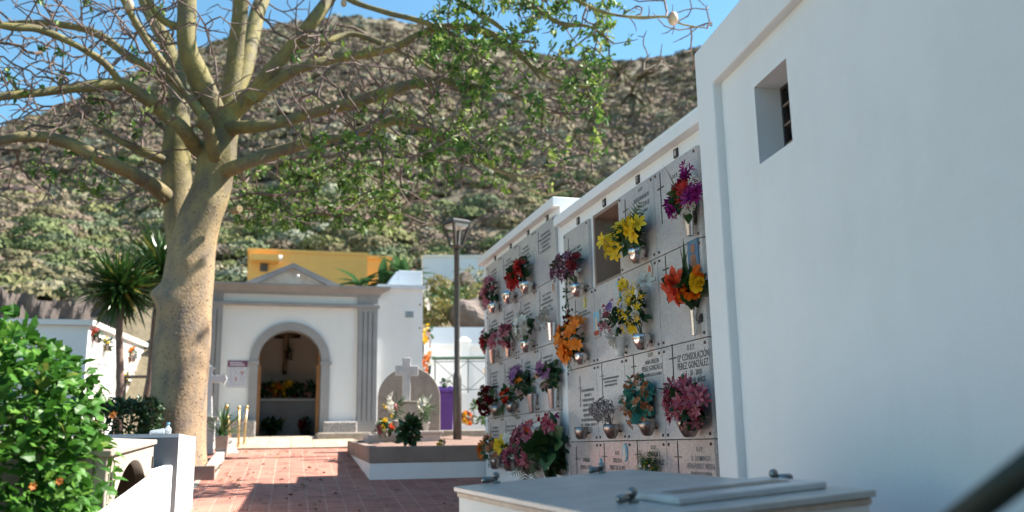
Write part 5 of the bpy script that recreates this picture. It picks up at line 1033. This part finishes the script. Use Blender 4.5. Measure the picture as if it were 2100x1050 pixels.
# planter pot with plant, leaning slab
Yp = 15.9; a, b = atY(440, 910, Yp), atY(469, 910, Yp); zt = atY(455, 893, Yp)[2]; pt = thing('flower_pot', 'square tan cement pot with spiky green plant beside the brass posts', 'plant pot', ((a[0]+b[0])/2, Yp, G(Yp))); x0, x1 = a[0], b[0]
mb = MB(); mb.hexa([(x0+.03, Yp+.03, G(Yp)-.08), (x1-.03, Yp+.03, G(Yp)-.08), (x1-.03, Yp+.25, G(Yp)-.08), (x0+.03, Yp+.25, G(Yp)-.08)], [(x0, Yp, zt), (x1, Yp, zt), (x1, Yp+.28, zt), (x0, Yp+.28, zt)]); mb.build('pot', stone_tan, pt, bevel=.015)
c = np.array([(x0+x1)/2, Yp+.14, zt]); n = 46; d = rdir(n, .9); d[:, 2] = np.abs(d[:, 2])+.2; mb = MB(); mb.inst(*BLADE, rotm(d), c+rng.normal(0, .02, (n, 3)), rng.uniform(.25, .6, n)); mb.build('leaves', leaf_fern, pt)
a, b = atY(470, 916, 16.3), atY(486, 900, 16.3); mb = MB(); mb.hexa([(a[0]-.04, 16.2, G(16.2)), (a[0]+.16, 16.2, G(16.2)), (a[0]+.16, 16.26, G(16.2)), (a[0]-.04, 16.26, G(16.2))], [(a[0]-.06, 16.35, .19), (a[0]+.02, 16.35, .19), (a[0]+.02, 16.4, .19), (a[0]-.06, 16.4, .19)]); tag(mb.build('marble_slab', marble_white, bevel=.005, loc=(a[0], 16.2, -.05)), 'small white marble slab leaning beside the tan cement pot', 'slab')
q = atY(498, 872, 18.9); wb = thing('water_bottle', 'clear plastic bottle on the rough stone footing left of the chapel doorway', 'bottle', (q[0], 18.95, ZF+.32)); MB().lathe([(.04, 0), (.045, .02), (.045, .15), (.02, .2), (.02, .23)], (q[0], 18.99, ZF+.322), 12).build('bottle_body', clear_pl, wb, True); MB().lathe([(.022, 0), (.022, .025)], (q[0], 18.99, ZF+.553), 10).build('cap', bluecap, wb)

# ------------------------------------------------------------------ plants
def leafmass(name, label, cat, C, rad, n, size, mat, T=LEAF, group=None, shell=.55, stems=None, extra=None, zmin=None, up=.25, bumps=0, p=2):
    C = np.asarray(C, float); t = thing(name, label, cat, (C[0], C[1], C[2]-rad[2]), group)
    d = rdir(n); rr = shell+(1-shell)*rng.uniform(0, 1, n)**.6
    if bumps: rr *= 1+bumps*np.sin(d[:, 0]*7+C[0])*np.sin(d[:, 2]*8)*np.cos(d[:, 1]*6)
    if p > 2: rr = rr/(np.abs(d)**p).sum(1)**(1/p)
    P = C+d*np.asarray(rad)*rr[:, None]
    if zmin is not None: k = P[:, 2] > zmin; P, d = P[k], d[k]
    D = d+rng.normal(0, .55, d.shape)+np.array([0, 0, -.1]); U = d*.8+np.array([0, 0, .55])+rng.normal(0, .35, d.shape)
    mb = MB(); mb.inst(*T, rotm(D, U), P, size*rng.uniform(.55, 1.2, len(P))); mb.build('leaves', mat, t)
    mb = MB()
    for k in range(stems or 10):
        q = C+rdir(1)[0]*np.asarray(rad)*.8; b = np.array([C[0]+rng.normal(0, rad[0]*.2), C[1]+rng.normal(0, rad[1]*.2), C[2]-rad[2]*1.0]); mb.tube([b, (b+q)/2+rng.normal(0, .05, 3)*rad[0], q], [.012, .009, .004], 5)
    mb.build('stems', cable, t)
    return t, P, d
# bright hibiscus, foreground left
HC = np.array([-1.765, 5.0, -.30]); t, P, d = leafmass('hibiscus_bush', 'bright green glossy hibiscus bush in the left foreground with a few orange blooms', 'bush', HC, (1.05, .66, .95), 15000, .07, leaf_hib, LEAFT, shell=.62, bumps=.10, p=3.5)
for (px, py, Y) in ((65, 996, 4.36), (121, 985, 4.38), (231, 850, 4.6)):
    q = atY(px, py, Y)
    MB().inst(*LILY, rotm(np.array([[.3, -.8, -.3]])+rng.normal(0, .25, (1, 3)), rdir(1)), q[None], .026).build('bloom', PET['hib'], t, True)
# dark clipped hedge behind the grey wall
def hedge(name, label, x0, x1, y0, y1, z0, z1, n, size, mat):
    t = thing(name, label, 'hedge', ((x0+x1)/2, (y0+y1)/2, z0)); P = np.stack([rng.uniform(x0, x1, n), rng.uniform(y0, y1, n), rng.uniform(z0, z1, n)], 1); f = rng.integers(0, 3, n); P[f == 0, 1] = y0+rng.uniform(0, .12, (f == 0).sum()); P[f == 1, 2] = z1-rng.uniform(0, .12, (f == 1).sum()); P[f == 2, 0] = x1-rng.uniform(0, .12, (f == 2).sum())
    d = rdir(n); mb = MB(); mb.inst(*SLEAF, rotm(d, rdir(n, .8)), P+rng.normal(0, .03, (n, 3)), size*rng.uniform(.7, 1.3, n)); mb.build('leaves', mat, t); mb = MB()
    for k in range(16): b = np.array([rng.uniform(x0, x1), rng.uniform(y0, y1), z0]); mb.tube([b, b+np.array([rng.normal(0, .1), rng.normal(0, .1), (z1-z0)*.9])], [.015, .006], 5)
    mb.build('stems', cable, t)
q0, q1 = atY(150, 820, 12.2), atY(308, 822, 12.2); hedge('hedge', 'dark clipped hedge behind the grey wall, left of the big tree', q0[0]-1.2, q1[0], 12.2, 13.6, G(12.2), (q0[2]+q1[2])/2, 7000, .075, leaf_dark)
# yuccas
def yucca(label, hx, hy, rad_px, Y, foot, lean=0):
    c = atY(hx, hy, Y); R = rad_px/F*Y*1.1; f = atY(*foot, Y); f[2] = G(Y); t = thing('yucca', label, 'yucca', f, 'yucca palms left of the big tree')
    P = [f, f+(c-f)*.4+np.array([.05, 0, 0]), f+(c-f)*.75, c-np.array([0, 0, .1])]; MB().tube(P, [.085, .065, .058, .065], 12).build('trunk', pm('yucca_trunk', (.22, .15, .12), (.15, .10, .08), 9, .9, .01, 40), t, True)
    n = 420; d = rdir(n, .1); mb = MB(); k = rng.uniform(.62, 1.08, n); k *= np.where(d[:, 2] < -.3, .85, 1); mb.inst(*YBL, rotm(d+np.array([0, 0, .0]), np.tile([0, 0, 1.0], (n, 1))+rng.normal(0, .25, (n, 3))), c+d*.05+np.array([0, 0, .0])+rng.normal(0, .06, (n, 3)), R*k); mb.build('crown', leaf_yucca, t)
yucca('yucca with a full round head and straight brown trunk', 247, 592, 82, 16.5, (243, 820)); yucca('yucca half hidden behind the big tree, trunk leaning right to left', 330, 560, 86, 17.5, (290, 815))
yucca('small yucca head tucked low behind the big tree', 352, 520, 40, 19.5, (352, 800))
rf = thing('garden_railing', 'thin dark garden rail behind the yuccas', 'railing', (-2.4, 18.2, .1)); MB().tube([atY(238, 773, 18.2), atY(330, 772, 18.2)], .03, 6).build('top_bar', black_metal, rf)
for px in (258, 312): a = atY(px, 773, 18.2); MB().tube([a, (a[0], a[1], .1)], .022, 6).build('post', black_metal, rf)
# banana plants behind the chapel
for i, (px, py, s, lab) in enumerate(((738, 562, .9, 'banana plant with broad leaves just right of the chapel pediment'), (785, 556, .8, 'banana plant rising behind the middle of the chapel roof edge'), (832, 552, 1.0, 'banana plant beside the pale roof box'))):
    c = atY(px, py, 26); t = thing('banana_plant', lab, 'banana plant', (c[0], 26, .3), 'banana plants behind the chapel'); MB().tube([(c[0], 26, .3), (c[0], 26, c[2]-.3)], [.14, .08], 10).build('trunk', leaf_fern, t); n = 15; d = rdir(n, .55); mb = MB(); mb.inst(*leaf_t(.2, .05, .5), rotm(d), np.tile(c-np.array([0, 0, .35]), (n, 1)), s*rng.uniform(.7, 1.1, n)); mb.build('leaves', leaf_banana, t)
# bank shrubs right of chapel, placed on the slope
def onhill(px, py, Y):
    q = atY(px, py, Y); az, r = math.atan2(q[0], q[1]), math.hypot(q[0], q[1]); return np.array([q[0], q[1], float(hill_z(np.array(az), np.array(r)))])
ylw = islandmat('dry_yellow_leaf', [(0, (.14, .15, .04)), (1, (.34, .27, .09))], .6, .25)
grn = islandmat('bank_green_leaf', [(0, (.05, .10, .025)), (1, (.12, .18, .05))], .5, .25)
GB = 'shrubs on the bank right of the chapel'
for px, py, Y, r, mt_, lab in ((918, 622, 28, .75, grn, 'round dark green shrub in the middle of the bank'), (965, 590, 30, .9, ylw, 'tall dry yellow shrub beside the niche block'), (893, 640, 26.5, .55, ylw, 'low yellowish shrub next to the chapel annex'), (985, 622, 28, .7, ylw, 'olive yellow shrub under the tall dry one'), (900, 590, 31, .5, ylw, 'small dry shrub high on the bank'), (950, 612, 29, .5, grn, 'small green shrub right of the lamp post')):
    q = atY(px, py, Y); leafmass('bank_shrub', lab, 'shrub', q, (r, r*.8, r*.8), 520, .16, mt_, SLEAF, GB, shell=.3)
q = atY(975, 648, 26.5); mb = MB(); mb.ball((0, 0, 0), .75, 18, 12, (1.1, .9, .75)); V = np.vstack(mb.v); V += np.array([np.sin(V[:, 1]*5+V[:, 2]*3), np.sin(V[:, 0]*4+V[:, 2]*5), np.sin(V[:, 0]*6+V[:, 1]*4)]).T*.09; o = MB(); o.add(V+q, mb.f); tag(o.build('boulder', boulder_m, loc=q), 'brown boulder on the bank beside the far edge of the niche block', 'boulder')
q = atY(960, 597, 29.5); mb = MB(); mb.ball((0, 0, 0), .6, 14, 10, (.8, .8, 1.5)); V = np.vstack(mb.v); V += np.array([np.sin(V[:, 1]*7), np.sin(V[:, 0]*6), np.sin(V[:, 0]*6)]).T*.1; o = MB(); o.add(V+atY(952, 610, 30), mb.f); tag(o.build('boulder', rockmat, loc=q), 'dark upright rock among the bank shrubs', 'boulder')
# far palms on the hill
for px, py, lab, s in ((1268, 205, 'tiny palm far up the hillside below the skyline', 2.0), (1300, 250, 'tiny palm on the hillside above the niche block roof', 1.8), (1222, 292, 'tiny palm on the hillside left of the niche block roof', 1.6), (1325, 205, 'tiny palm on the hillside nearest the white building', 1.8)):
    r0 = ray(px, py); az = math.atan2(r0[0], r0[1]); el = r0[2]/math.hypot(r0[0], r0[1]); rr = np.linspace(40, 148, 300); k = np.argmin(np.abs(hill_z(np.full(300, az), rr, False)/rr-el)); r = rr[k]; b = np.array([r*math.sin(az), r*math.cos(az), float(hill_z(np.array(az), np.array(r)))]); t = thing('palm_tree', lab, 'palm', b, 'palms on the hillside'); MB().tube([b-np.array([0, 0, .5]), b+np.array([0, 0, s*1.4])], [.22, .16], 7).build('trunk', cable, t); n = 34; d = rdir(n, .25); mb = MB(); mb.inst(*leaf_t(.11, .03, .6), rotm(d), np.tile(b+np.array([0, 0, s*1.4]), (n, 1)), s*rng.uniform(.6, 1, n)); mb.build('crown', pm('palm_dry', (.16, .13, .075), (.1, .1, .05), 3, .8), t)

# ================================================================== THE BIG THORNY TREE
def catmull(P, n=6):
    P = np.asarray(P, float); Q = np.vstack([2*P[0]-P[1], P, 2*P[-1]-P[-2]]); out = []
    for i in range(1, len(Q)-2):
        for k in range(n):
            t = k/n; a, b, c, d = Q[i-1], Q[i], Q[i+1], Q[i+2]; out.append(.5*((2*b)+(-a+c)*t+(2*a-5*b+4*c-d)*t*t+(-a+3*b-3*c+d)*t**3))
    out.append(P[-1]); return np.array(out)
TREE = thing('big_tree', 'large thorny trunked tree with spreading bare limbs and sparse green leaves', 'tree', atY(372, 950, 14))
def limb(pts, n=6):   # (px, py, Y, half width in px)
    pts = [(p[0], p[1], 14-(14-p[2])*.5 if p[2] < 13.3 else p[2], p[3]) for p in pts]
    A = np.array([list(atY(p[0], p[1], p[2]))+[p[3]*.9*np.linalg.norm(atY(p[0], p[1], p[2]))/F] for p in pts]); return catmull(A, n)
limbs = []
trunk = limb([(360, 985, 14, 68), (361, 930, 14, 60), (363, 871, 14, 58), (370, 770, 14, 57), (377, 666, 14, 57), (386, 585, 14, 53), (394, 512, 14, 49), (409, 455, 14, 45), (429, 400, 14, 41), (439, 360, 14, 39), (445, 325, 14, 40), (452, 290, 14, 34), (464, 240, 14, 28), (473, 190, 14, 20), (482, 120, 14, 17), (490, 50, 13.9, 16), (498, -40, 13.8, 15), (512, -160, 13.6, 13), (520, -300, 13.4, 8), (524, -420, 13.3, 3)], 8)
fork = limb([(376, 545, 14.35, 30), (371, 480, 14.5, 32), (366, 420, 14.6, 32), (361, 340, 14.7, 31), (364, 265, 14.8, 26), (366, 190, 14.9, 20), (352, 120, 15.1, 17), (325, 60, 15.4, 14), (296, 0, 15.7, 11), (270, -90, 16, 8), (250, -180, 16.2, 3)], 6)
Ls = [trunk, fork,
 limb([(452, 275, 14, 26), (432, 215, 13.8, 26), (404, 150, 13.6, 24), (384, 95, 13.5, 20), (384, 20, 13.5, 19), (388, -80, 13.5, 14), (392, -220, 13.4, 6)]),
 limb([(470, 235, 14, 22), (520, 190, 13.8, 17), (560, 140, 13.6, 16), (600, 95, 13.5, 15), (645, 38, 13.3, 14), (690, -20, 13.1, 12), (760, -110, 12.8, 8), (820, -200, 12.6, 3)]),
 limb([(486, 190, 14, 15), (502, 140, 14.2, 18), (515, 80, 14.6, 17), (530, 20, 15, 16), (555, -50, 15.4, 12), (580, -160, 15.8, 4)]),
 limb([(440, 322, 13.75, 15), (432, 285, 13.5, 14), (425, 258, 13.35, 13), (421, 245, 13.3, 12)]),
 limb([(418, 240, 13.5, 12), (385, 196, 13.1, 10), (350, 152, 12.8, 9), (318, 108, 12.5, 9), (290, 66, 12.3, 8), (258, 10, 12, 7), (235, -50, 11.8, 5), (215, -110, 11.6, 2)]),
 limb([(404, 305, 13.9, 17), (372, 262, 13.5, 15), (340, 236, 13.2, 14), (300, 203, 12.9, 14), (250, 174, 12.6, 13), (190, 176, 12.3, 12), (110, 186, 12, 9), (40, 194, 11.7, 8), (-60, 205, 11.4, 6), (-160, 212, 11.2, 3)]),
 limb([(345, 405, 14.5, 18), (310, 378, 14.2, 16), (278, 360, 13.9, 15), (200, 322, 13.4, 14), (125, 288, 13, 12), (50, 280, 12.6, 10), (-20, 292, 12.3, 9), (-120, 300, 12, 5)]),
 limb([(345, 332, 14.6, 12), (310, 318, 14.5, 10), (280, 305, 14.5, 9), (240, 285, 14.6, 7), (205, 262, 14.8, 5), (170, 235, 15, 3)]),
 limb([(470, 348, 13.8, 17), (505, 334, 13.5, 15), (550, 318, 13.2, 14), (600, 302, 12.9, 13), (650, 287, 12.6, 12), (700, 284, 12.3, 11), (760, 262, 12, 11), (820, 246, 11.7, 11), (860, 258, 11.5, 10), (905, 280, 11.3, 10), (945, 292, 11.1, 8), (985, 325, 10.9, 7), (1030, 352, 10.7, 5), (1090, 362, 10.5, 4), (1160, 345, 10.3, 2)]),
 limb([(480, 262, 13.8, 16), (540, 258, 13.4, 13), (600, 245, 13, 12), (660, 227, 12.6, 12), (720, 212, 12.2, 13), (785, 192, 11.9, 13), (840, 174, 11.6, 12), (890, 168, 11.4, 11), (940, 172, 11.2, 9), (985, 183, 11, 5), (1040, 188, 10.8, 4), (1090, 210, 10.6, 3), (1140, 230, 10.5, 2)]),
 limb([(520, 200, 13.8, 15), (580, 158, 13.6, 12), (640, 132, 13.4, 11), (700, 118, 13.1, 10), (760, 108, 12.8, 10), (820, 92, 12.5, 9), (880, 62, 12.2, 9), (940, 54, 11.8, 8), (1000, 66, 11.4, 8), (1040, 92, 11.1, 7), (1085, 130, 10.8, 6), (1110, 165, 10.6, 3)]),
 limb([(690, -20, 13.1, 9), (730, 5, 12.6, 7), (790, 25, 12.1, 6), (850, 40, 11.8, 6), (900, 58, 11.5, 5), (960, 95, 11.2, 4), (1010, 130, 10.9, 3)]),
 limb([(760, -110, 12.8, 8), (860, -60, 12, 7), (940, 0, 11.2, 6), (985, 30, 10.8, 6), (1030, 60, 10.5, 5), (1070, 110, 10.2, 3)]),
 limb([(820, -200, 12.6, 7), (940, -120, 11.6, 7), (1050, -30, 10.6, 6), (1090, 10, 10.3, 5), (1150, 48, 9.9, 5), (1210, 55, 9.6, 4), (1260, 90, 9.4, 2)]),
 limb([(940, -120, 11.6, 5), (1080, -60, 10.2, 5), (1190, 5, 9.5, 4), (1250, 28, 9.2, 4), (1310, 36, 9, 3.5), (1365, 35, 8.9, 3), (1400, 50, 8.9, 2), (1450, 58, 8.8, 1.2)]),
 limb([(1030, 352, 10.7, 3), (1110, 398, 10.4, 2.5), (1180, 385, 10.2, 2)]),
 limb([(1085, 130, 10.8, 5), (1130, 160, 10.5, 4), (1200, 178, 10.2, 4), (1270, 170, 10, 2), (1330, 140, 9.8, 1)]),
 limb([(366, 190, 14.9, 12), (320, 150, 15.1, 10), (270, 120, 15.3, 9), (200, 70, 15.5, 8), (120, 50, 15.7, 7), (30, 48, 15.9, 6), (-60, 60, 16, 3)]),
 limb([(250, 174, 12.6, 8), (215, 130, 12.2, 8), (150, 90, 11.8, 7), (80, 60, 11.5, 8), (20, 55, 11.2, 7), (-60, 40, 11, 4)]),
 limb([(384, 60, 13.5, 10), (340, 45, 13.2, 8), (310, 10, 13, 7), (280, -60, 12.8, 4)]),
 limb([(600, 95, 13.5, 8), (660, 88, 13.3, 7), (720, 70, 13, 6), (790, 92, 12.7, 5), (850, 120, 12.4, 4), (900, 150, 12.2, 3)]),
]
thornm = pm('thorn_brown', (.15, .10, .065), (.20, .14, .09), 9, .8)
def barkify(P, rad, seg, amp, name, prick=0, knots=()):
    mb = MB(); P3 = P[:, :3].copy(); mb.tube(P3, rad, seg); V = np.vstack(mb.v)
    q = V*np.array([5, 5, 3.]); dsp = np.sin(q[:, 0]*1.7+q[:, 2])*np.sin(q[:, 1]*2.1-q[:, 2]*.7)*amp
    for kx, ky, kY, kr, kh in knots:
        c = atY(kx, ky, kY); dist = np.linalg.norm(V-c, axis=1); dsp = dsp+kh*np.exp(-(dist/kr)**2)
    cen = np.repeat(P3, seg, 0); nn = V[:len(cen)]-cen; nn /= np.linalg.norm(nn, axis=1)[:, None]+1e-9
    V = V.copy(); V[:len(cen)] += nn*dsp[:len(cen), None]; o = MB(); o.add(V, mb.f)
    if prick:      # conical thorns belong to the bark
        L = np.cumsum(np.r_[0, np.linalg.norm(np.diff(P3, axis=0), axis=1)]); u = rng.uniform(0, L[-1]*.97, prick); i = np.clip(np.searchsorted(L, u)-1, 0, len(P3)-2); a = rng.integers(0, seg, prick); vi = i*seg+a; vj = i*seg+(a+1) % seg; f = rng.uniform(0, 1, (prick, 1)); B = V[vi]*(1-f)+V[vj]*f; g = rng.uniform(0, 1, (prick, 1)); B2 = V[np.minimum(vi+seg, len(cen)-1)]*(1-f)+V[np.minimum(vj+seg, len(cen)-1)]*f; B = B*(1-g)+B2*g; Nn = nn[vi]
        s = rng.uniform(.011, .026, prick); o2 = MB(); CT = np.array([(math.cos(k*2.094)*.55, 0, math.sin(k*2.094)*.55) for k in range(3)]+[(0, 1, 0)]); o2.inst(CT, [(0, 1, 3), (1, 2, 3), (2, 0, 3)], rotm(Nn+rng.normal(0, .1, Nn.shape)), B-Nn*.004, s)
        t_ = o.build(name, bark, TREE, True); stuff(o2.build('thorns', thornm, t_)); return t_
    return o.build(name, bark, TREE, True)
barkify(trunk, trunk[:, 3], 40, .012, 'trunk', 1500, [(345, 615, 13.75, .2, .08), (332, 604, 13.9, .12, .12), (478, 425, 13.8, .12, .06), (440, 405, 13.55, .16, .05), (486, 345, 13.8, .11, .08), (452, 505, 13.7, .12, .05), (372, 530, 13.6, .12, .05), (425, 320, 13.6, .1, .04)])
barkify(fork, fork[:, 3], 26, .01, 'limb', 300)
nodes = []; npar = []
AXN = np.vstack(Ls)
for k in range(2, len(Ls)):        # root every limb inside the wood it grows from
    p = Ls[k][0, :3]; oth = np.vstack([Ls[j] for j in range(len(Ls)) if j != k and (j < 2 or j < k)]); dd_ = np.linalg.norm(oth[:, :3]-p, axis=1)-oth[:, 3]; j = int(np.argmin(dd_))
    if dd_[j] < .5:
        q = oth[j, :3]*.85+p*.15; r_ = Ls[k][0, 3]
        if np.linalg.norm(q-p) > .05: Ls[k] = np.vstack([np.r_[q-np.array([0, 0, .08]), r_*1.35][None], np.r_[(q+p)/2, r_*1.2][None], Ls[k]])
for k, Lm in enumerate(Ls):
    if k >= 2: barkify(Lm, np.maximum(Lm[:, 3], .006), 14 if Lm[0, 3] > .08 else 9, .006, 'limb', 60 if Lm[0, 3] > .09 else 0)
    st = len(Lm)//4 if k < 2 else 2
    for j in range(st if k > 1 else int(len(Lm)*.62), len(Lm)):
        if Lm[j, 3] < .14 or k > 1: nodes.append(Lm[j, :3]); npar.append(Lm[j, :3]-Lm[max(j-1, 0), :3])
mb = MB(); c0 = limb([(478, 432, 13.7, 9), (492, 428, 13.55, 8)], 2); mb.tube(c0[:, :3], c0[:, 3], 8); mb.build('branch_stub', bark, TREE)
NB = len(nodes)
REG = [(-60, 360, -60, 262, 520, 10.5, 16), (-60, 350, 255, 430, 70, 11.5, 15), (330, 700, -60, 235, 150, 11.5, 16), (600, 1010, 60, 330, 330, 10.3, 14), (880, 1250, -60, 330, 360, 8.8, 11.8), (1180, 1460, -40, 150, 70, 8.7, 10.2), (480, 900, 325, 470, 220, 14.6, 17.2), (900, 1230, 310, 400, 50, 9.6, 11), (-100, 1400, -520, -60, 200, 9, 16)]
tg = []
for x0, x1, y0, y1, n, Ya, Yb_ in REG:
    Ya = 14-(14-Ya)*.5 if Ya < 14 else Ya; Yb_ = 14-(14-Yb_)*.5 if Yb_ < 14 else Yb_; n = int(n*1.7)
    for _ in range(n): 
        Yq = rng.uniform(Ya, Yb_)
        if x0 >= 330 and 12.9 < Yq < 14.9: Yq = Yq-1.7 if rng.uniform() < .5 else Yq+1.9      # twigs shifted off the trunk's depth to let sun onto the trunk
        tg.append(atY(rng.uniform(x0, x1), rng.uniform(y0, y1), Yq))
tg = np.array(tg); nd = [np.array(p) for p in nodes]; par = [-1]*NB; arr = np.zeros((60000, 3)); arr[:NB] = np.array(nd); cnt = NB; parent = np.full(60000, -1); tan = np.zeros((60000, 3)); tan[:NB] = np.array(npar); tan[:NB] /= np.linalg.norm(tan[:NB], axis=1)[:, None]+1e-9
d0 = np.array([np.min(np.linalg.norm(arr[:NB]-t, axis=1)) for t in tg]); order = np.argsort(d0); ends = []
for ti in order:
    t = tg[ti]; dist = np.linalg.norm(arr[:cnt]-t, axis=1); cosv = ((t-arr[:cnt])*tan[:cnt]).sum(1)/(dist+1e-6); j = int(np.argmin(dist*(1.55-.55*cosv)+rng.uniform(0, .12, cnt))); L_ = dist[j]
    if L_ < .08: continue
    n = max(2, int(L_/.14)); a = arr[j]; prev = j; w_ = tan[j]+rng.normal(0, .25, 3); b_ = a*.5+t*.5+w_/np.linalg.norm(w_)*L_*rng.uniform(.08, .2)
    for i in range(1, n+1):
        u = i/n; p = a*(1-u)**2+2*b_*u*(1-u)+t*u*u+rng.normal(0, .008, 3)*(0 if i == n else 1); arr[cnt] = p; tan[cnt] = (p-arr[prev])/(np.linalg.norm(p-arr[prev])+1e-9); parent[cnt] = prev; prev = cnt; cnt += 1
    ends.append(prev)
desc = np.zeros(cnt)
for e in ends: desc[e] += 1
for i in range(cnt-1, NB-1, -1):
    if parent[i] >= 0: desc[parent[i]] += desc[i]
kids = {}
for i in range(NB, cnt): kids.setdefault(int(parent[i]), []).append(i)
rad = lambda i: min(.0058+.0028*math.sqrt(max(desc[i], 0)), .022)
tw = MB(); stack = [(p, c) for p in range(NB) for c in kids.get(p, [])]
while stack:
    p, c = stack.pop(); path = [p, c]
    while kids.get(path[-1]):
        ks = sorted(kids[path[-1]], key=lambda i: -desc[i])
        for k in ks[1:]: stack.append((path[-1], k))
        path.append(ks[0])
    rr = [rad(i) for i in path]; rr[0] = rr[1]; rr[-1] = .0042; tw.tube(arr[path], rr, 5)
stuff(tw.build('twigs', pm('twig_colour', (.085, .05, .042), (.17, .115, .09), 3, .8), TREE))
# leaves in hanging clusters at twigs inside the leafy parts of the crown
LR = [(860, 1290, -80, 120, .52, 0), (930, 1270, 90, 245, .36, 0), (960, 1240, 170, 330, .20, 1), (620, 1060, 270, 400, .34, 0), (480, 820, 330, 470, .75, 0), (720, 1000, 180, 330, .12, 1), (880, 1000, 0, 140, .25, 0), (60, 330, 150, 290, .06, 0), (60, 260, 290, 420, .30, 0), (-60, 360, -60, 200, .018, 0), (560, 900, 60, 230, .03, 1), (1000, 1140, 380, 420, .5, 1), (-100, 1400, -520, -60, .06, 0)]
ctr = np.array([CR, CU, CF]); mbl = [MB(), MB()]
P = arr[NB:cnt]; cc = P@ctr.T; pxx = F*cc[:, 0]/cc[:, 2]+1050; pyy = 525-F*cc[:, 1]/cc[:, 2]; acc = [[], []]
for i in range(len(P)):
    pr = 0; lim = 0
    for x0, x1, y0, y1, p_, l_ in LR:
        if x0 < pxx[i] < x1 and y0 < pyy[i] < y1 and p_ > pr: pr = p_; lim = l_
    if rng.uniform() < pr: (acc if rng.uniform() < .85 else [[], []])[1 if (lim and rng.uniform() < .65) else (1 if rng.uniform() < .12 else 0)].append(P[i])
for k in (0, 1):
    Q = np.array(acc[k]); m_ = rng.integers(6, 13, len(Q)); Dm = rdir(len(Q), -.7); B = np.repeat(Q, m_, 0); n = len(B); d = np.repeat(Dm, m_, 0)+rng.normal(0, .6, (n, 3)); B = B+rng.normal(0, .035, (n, 3))
    mbl[k].inst(*TLEAF, rotm(d, rdir(n, .5)), B, rng.uniform(.075, .135, n)); stuff(mbl[k].build('leaves', leaf_tree_lime if k else leaf_tree, TREE))
for (px, py, Y, s) in ((1380, 38, 11.45, .1), (265, 11, 13, .085), (705, 6, 13.2, .06)):
    q = atY(px, py, Y); mb = MB(); mb.ball(q, s, 14, 10, (.78, .78, 1.12)); f = mb.build('seed_pod', rosered, TREE, True); MB().tube([q+np.array([0, 0, s*1.05]), q+np.array([.01, 0, s*1.05+.12])], .006, 5).build('pod_stalk', cable, f)

for o_ in S.objects:
    if 'label' in o_ and len(o_['label'].replace(',', '').split()) > 16: print('LONG', o_.name, o_['label'])

shade_wall = thing('grey_wall', 'tall plain grey wall added unseen behind the camera to shade the white building', 'wall', (0, -2.2, -1.9)); MB().box(-4.5, 2.1, -2.6, -2.0, -2.2, 4.6).build('wall_body', greywall, shade_wall)  # added out of view to darken the near white wall
